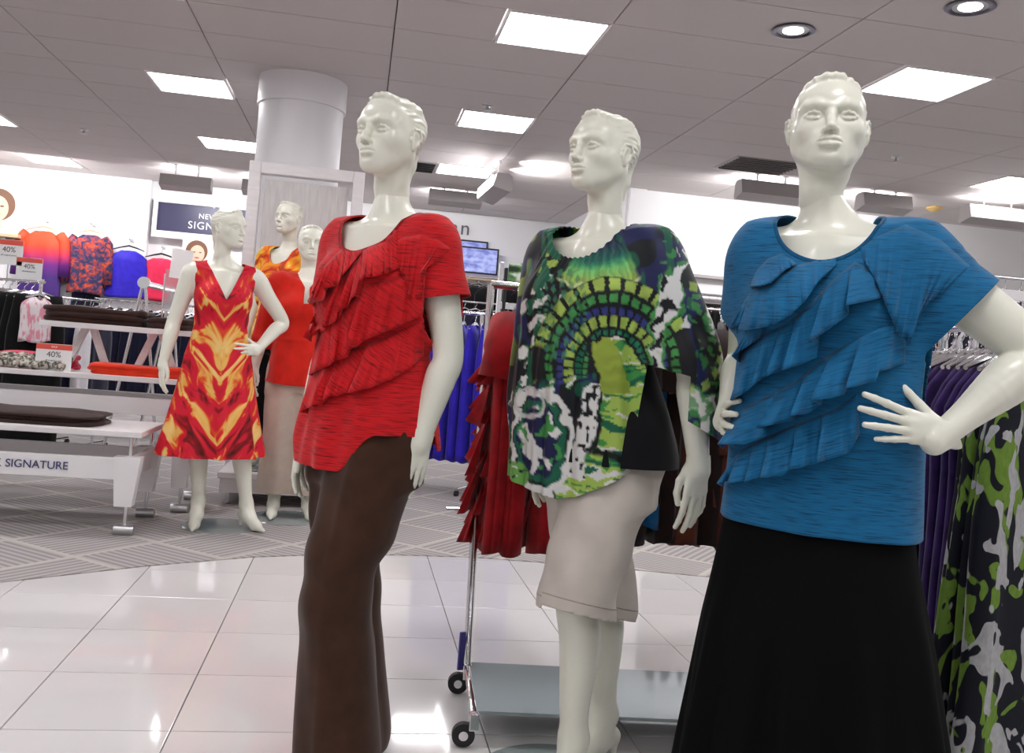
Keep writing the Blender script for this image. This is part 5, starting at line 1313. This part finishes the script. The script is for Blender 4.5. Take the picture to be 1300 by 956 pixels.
for k in range(8):
    c = ra.lerp(rb, .06+.080*k)
    hung('purple_tunic', 'dark purple top on a chrome hanger behind the bent arm of the blue-topped mannequin', 'top', c, R(26)+RNG.uniform(-.05, .05), .50, 1.02, .06, M['purple'], 'chrome', 'dark purple tops on the right rack', seed=90+k)
for k in range(4):
    c = ra.lerp(rb, .72+.080*k)
    lab = ('green, black and white printed dress next to the purple tops on the right rack', 'green, black and white printed dress second from the purple tops', 'green, black and white printed dress third from the purple tops', 'green, black and white printed dress at the near end of the right rack')[k]
    o = hung('printed_dress', lab, 'dress', c, R(26)+RNG.uniform(-.05, .05), .52, 1.26, .09, M['green2'], 'chrome', seed=100+k, flare=1.35, folds=1.4)
a, b_ = at(1235, 352, 5.6), at(1320, 362, 5.6)
rackrow((a.x-.3, 5.6, a.z+.02), (b_.x+.4, 5.6, a.z+.02), 'chrome rack of zebra-print garments at the right edge', 10, lambda c: hung('zebra_shirt', 'zebra-print top on the rack at the right edge, above the bent elbow', 'top', c, R(40), .42, .85, .10, M['zebra'], 'chrome', 'zebra tops at the right edge', seed=111))
a = at(1285, 375, 5.3)
t = thing('shelf_strip', 'white shelf strip before the zebra-print garments at the right edge', 'shelf', (a.x, 5.3, a.z)); MB().box((.1, 0, 0), (.62, .03, .065), bev=.004).build('strip', M['white'], t)
MB().tube([(.1, .02, -.03), (.1, .02, -a.z+.01)], .014, 12).build('post', M['chrome'], t, True)
# ================================================================ overhead: wall washers, downlights, vents
def washer(lab, p, q, target_y, power, lit=False):
    """a hanging trough lamp: grey housing, two stems, light thrown at the wall and ceiling behind it"""
    p, q = Vector(p), Vector(q); L = (q-p).length; c = (p+q)/2; t = thing('wall_washer', lab, 'lamp', c, math.atan2(q.y-p.y, q.x-p.x))
    prof = [(-.10, -.07), (.09, -.115), (.115, -.09), (.10, .05), (.06, .075), (-.06, .075)]
    MB().prism(prof, -L/2, L/2, 'x').build('housing', M['grey'], t)
    for s in (-1, 1):
        MB().tube([(s*L*.22, 0, .07), (s*L*.22, 0, CEIL-c.z)], .010, 8).lathe([(.03, CEIL-c.z-.01), (.03, CEIL-c.z+.001)], (s*L*.22, 0, 0), 16).build('stem', M['white'], t, True)
    MB().box((0, .118 if not lit else -.100, .0), (L*.94, .006, .10), rot=(R(-10) if not lit else R(0), 0, 0)).build('diffuser', M['glow'], t)
    n = Vector((0, 0, 1)).cross(q-p).normalized()
    return t, c, n, L
W = [('grey trough lamp hanging from the ceiling above the navy wall sign', at(204, 228, 12.4), at(269, 234, 12.4)),
     ('grey trough lamp mostly hidden behind the left bar of the tall display frame', at(308, 235, 12.4), at(372, 241, 12.4)),
     ('grey trough lamp hanging above the woman lettering', at(545, 247, 12.0), at(611, 255, 12.0)),
     ('grey trough lamp hanging just left of the blue-topped mannequin neck', at(938, 237, 9.1), at(1018, 247, 9.1)),
     ('grey trough lamp showing just right of the blue-topped mannequin neck', at(1092, 253, 9.2), at(1153, 262, 9.2)),
     ('lit trough lamp at the right edge, below the last ceiling panel', at(1226, 268, 8.9), at(1305, 277, 8.9))]
for i, (lab, p, q) in enumerate(W):
    q.z = p.z; t, c, n, L = washer(lab, p, q, 0, 0, lit=(i == 5))
    if i < 5: area_lamp('wall_wash_light', c+n*.16+Vector((0, 0, .0)), c+n*2+Vector((0, 0, -.55)), WASH_POWER, L*.9, .10)
    area_lamp('washer_uplight', c+n*.12+Vector((0, 0, .09)), c+n*.45+Vector((0, 0, 1)), WASH_POWER*.16, L*.9, .06)
# end-on lamp by the corner, throwing two patches on the ceiling
p, q = at(617, 247, 10.6), at(638, 233, 9.6); q.z = p.z
t, c, n, L = washer('white trough lamp seen end-on at the ceiling, left of the printed-blouse mannequin head', p, q, 0, 0, lit=True)
for k in (-.22, .22): spot_lamp('washer_spot', c+(q-p)*k+Vector((.20, 0, .10)), c+(q-p)*k+Vector((.85, 0, .62)), SPOT_POWER, 75, .5)
area_lamp('wall_wash_light', c+Vector((.18, 0, 0)), c+Vector((2, 0, -.4)), WASH_POWER*.8, L*.9, .10)
# extra wash lamps without housings, added to brighten the left back wall
for x in (-5.6, -4.2): area_lamp('wall_wash_light', (x, 12.6, 2.95), (x, 14.2, 2.2), WASH_POWER*1.3, .8, .1)
for x, y, lab in ((2.41, 5.20, 'round recessed downlight with a dark trim, above the blue-topped mannequin to the left'), (3.10, 4.53, 'round recessed downlight with a dark trim, at the top right corner')):
    t = thing('downlight', lab, 'ceiling light', (x, y, CEIL))
    MB().lathe([(.125, -.002), (.130, -.010), (.105, -.014), (.088, -.004)], n=40, cap=False).build('trim', mat('dark_chrome', (.16, .15, .19), .25, 1), t, True)
    MB().lathe([(.100, -.006), (.075, .005)], n=40).build('reflector', M['steel'], t, True)
    MB().lathe([(.001, -.010), (.060, -.0085), (.062, -.005)], n=32, cap=False).build('bulb', M['glow'], t, True)
    spot_lamp('downlight_beam', (x, y, CEIL-.06), (x-.15, y-.3, 0), SPOT_POWER*1.2, 80, .7)
t = thing('ceiling_vent', 'grey louvred air vent in the ceiling left of the blue-topped mannequin head', 'vent', (3.80, 8.73, CEIL))
MB().box((0, 0, -.004), (.72, .60, .008)).build('frame', M['grey'], t)
for k in range(8): MB().box((0, -.26+.074*k, -.012), (.66, .05, .006), rot=(R(25), 0, 0)).build('slat', M['ceilgap'], t)
t = thing('ceiling_vent', 'dark slotted air vent in the ceiling right of the red-topped mannequin neck', 'vent', (*atz(531, 211, CEIL).xy, CEIL))
MB().box((0, 0, -.004), (.42, .60, .008)).build('frame', M['grey'], t)
for k in range(7): MB().box((0, -.24+.08*k, -.012), (.36, .045, .006), rot=(R(25), 0, 0)).build('slat', M['black'], t)
for (px, py, nm, lab, m) in ((1138, 199, 'sprinkler', 'small ceiling sprinkler right of the blue-topped mannequin head', 'steel'), (107, 164, 'sprinkler', 'small ceiling sprinkler left of the round column', 'steel'), (619, 133, 'sprinkler', 'small sprinkler just above the middle ceiling panel', 'steel')):
    c = atz(px, py, CEIL); t = thing(nm, lab, 'sprinkler', (c.x, c.y, CEIL))
    MB().lathe([(.045, 0), (.042, -.012), (.012, -.016), (.012, -.045)], n=24).build('body', M[m], t, True); MB().lathe([(.026, -.052), (.026, -.049)], n=20).build('deflector', M[m], t); MB().tube([(.010, 0, -.016), (.018, 0, -.034), (.006, 0, -.05)], .003, 6).tube([(-.010, 0, -.016), (-.018, 0, -.034), (-.006, 0, -.05)], .003, 6).build('arm', M[m], t)
c = atz(1186, 263, CEIL); t = thing('smoke_detector', 'yellowed round smoke detector on the ceiling at the right', 'detector', (c.x, c.y, CEIL))
MB().lathe([(.085, 0), (.085, -.02), (.05, -.045), (.001, -.048)], n=28, cap=False).build('body', mat('aged_plastic', (.62, .42, .14), .5), t, True)
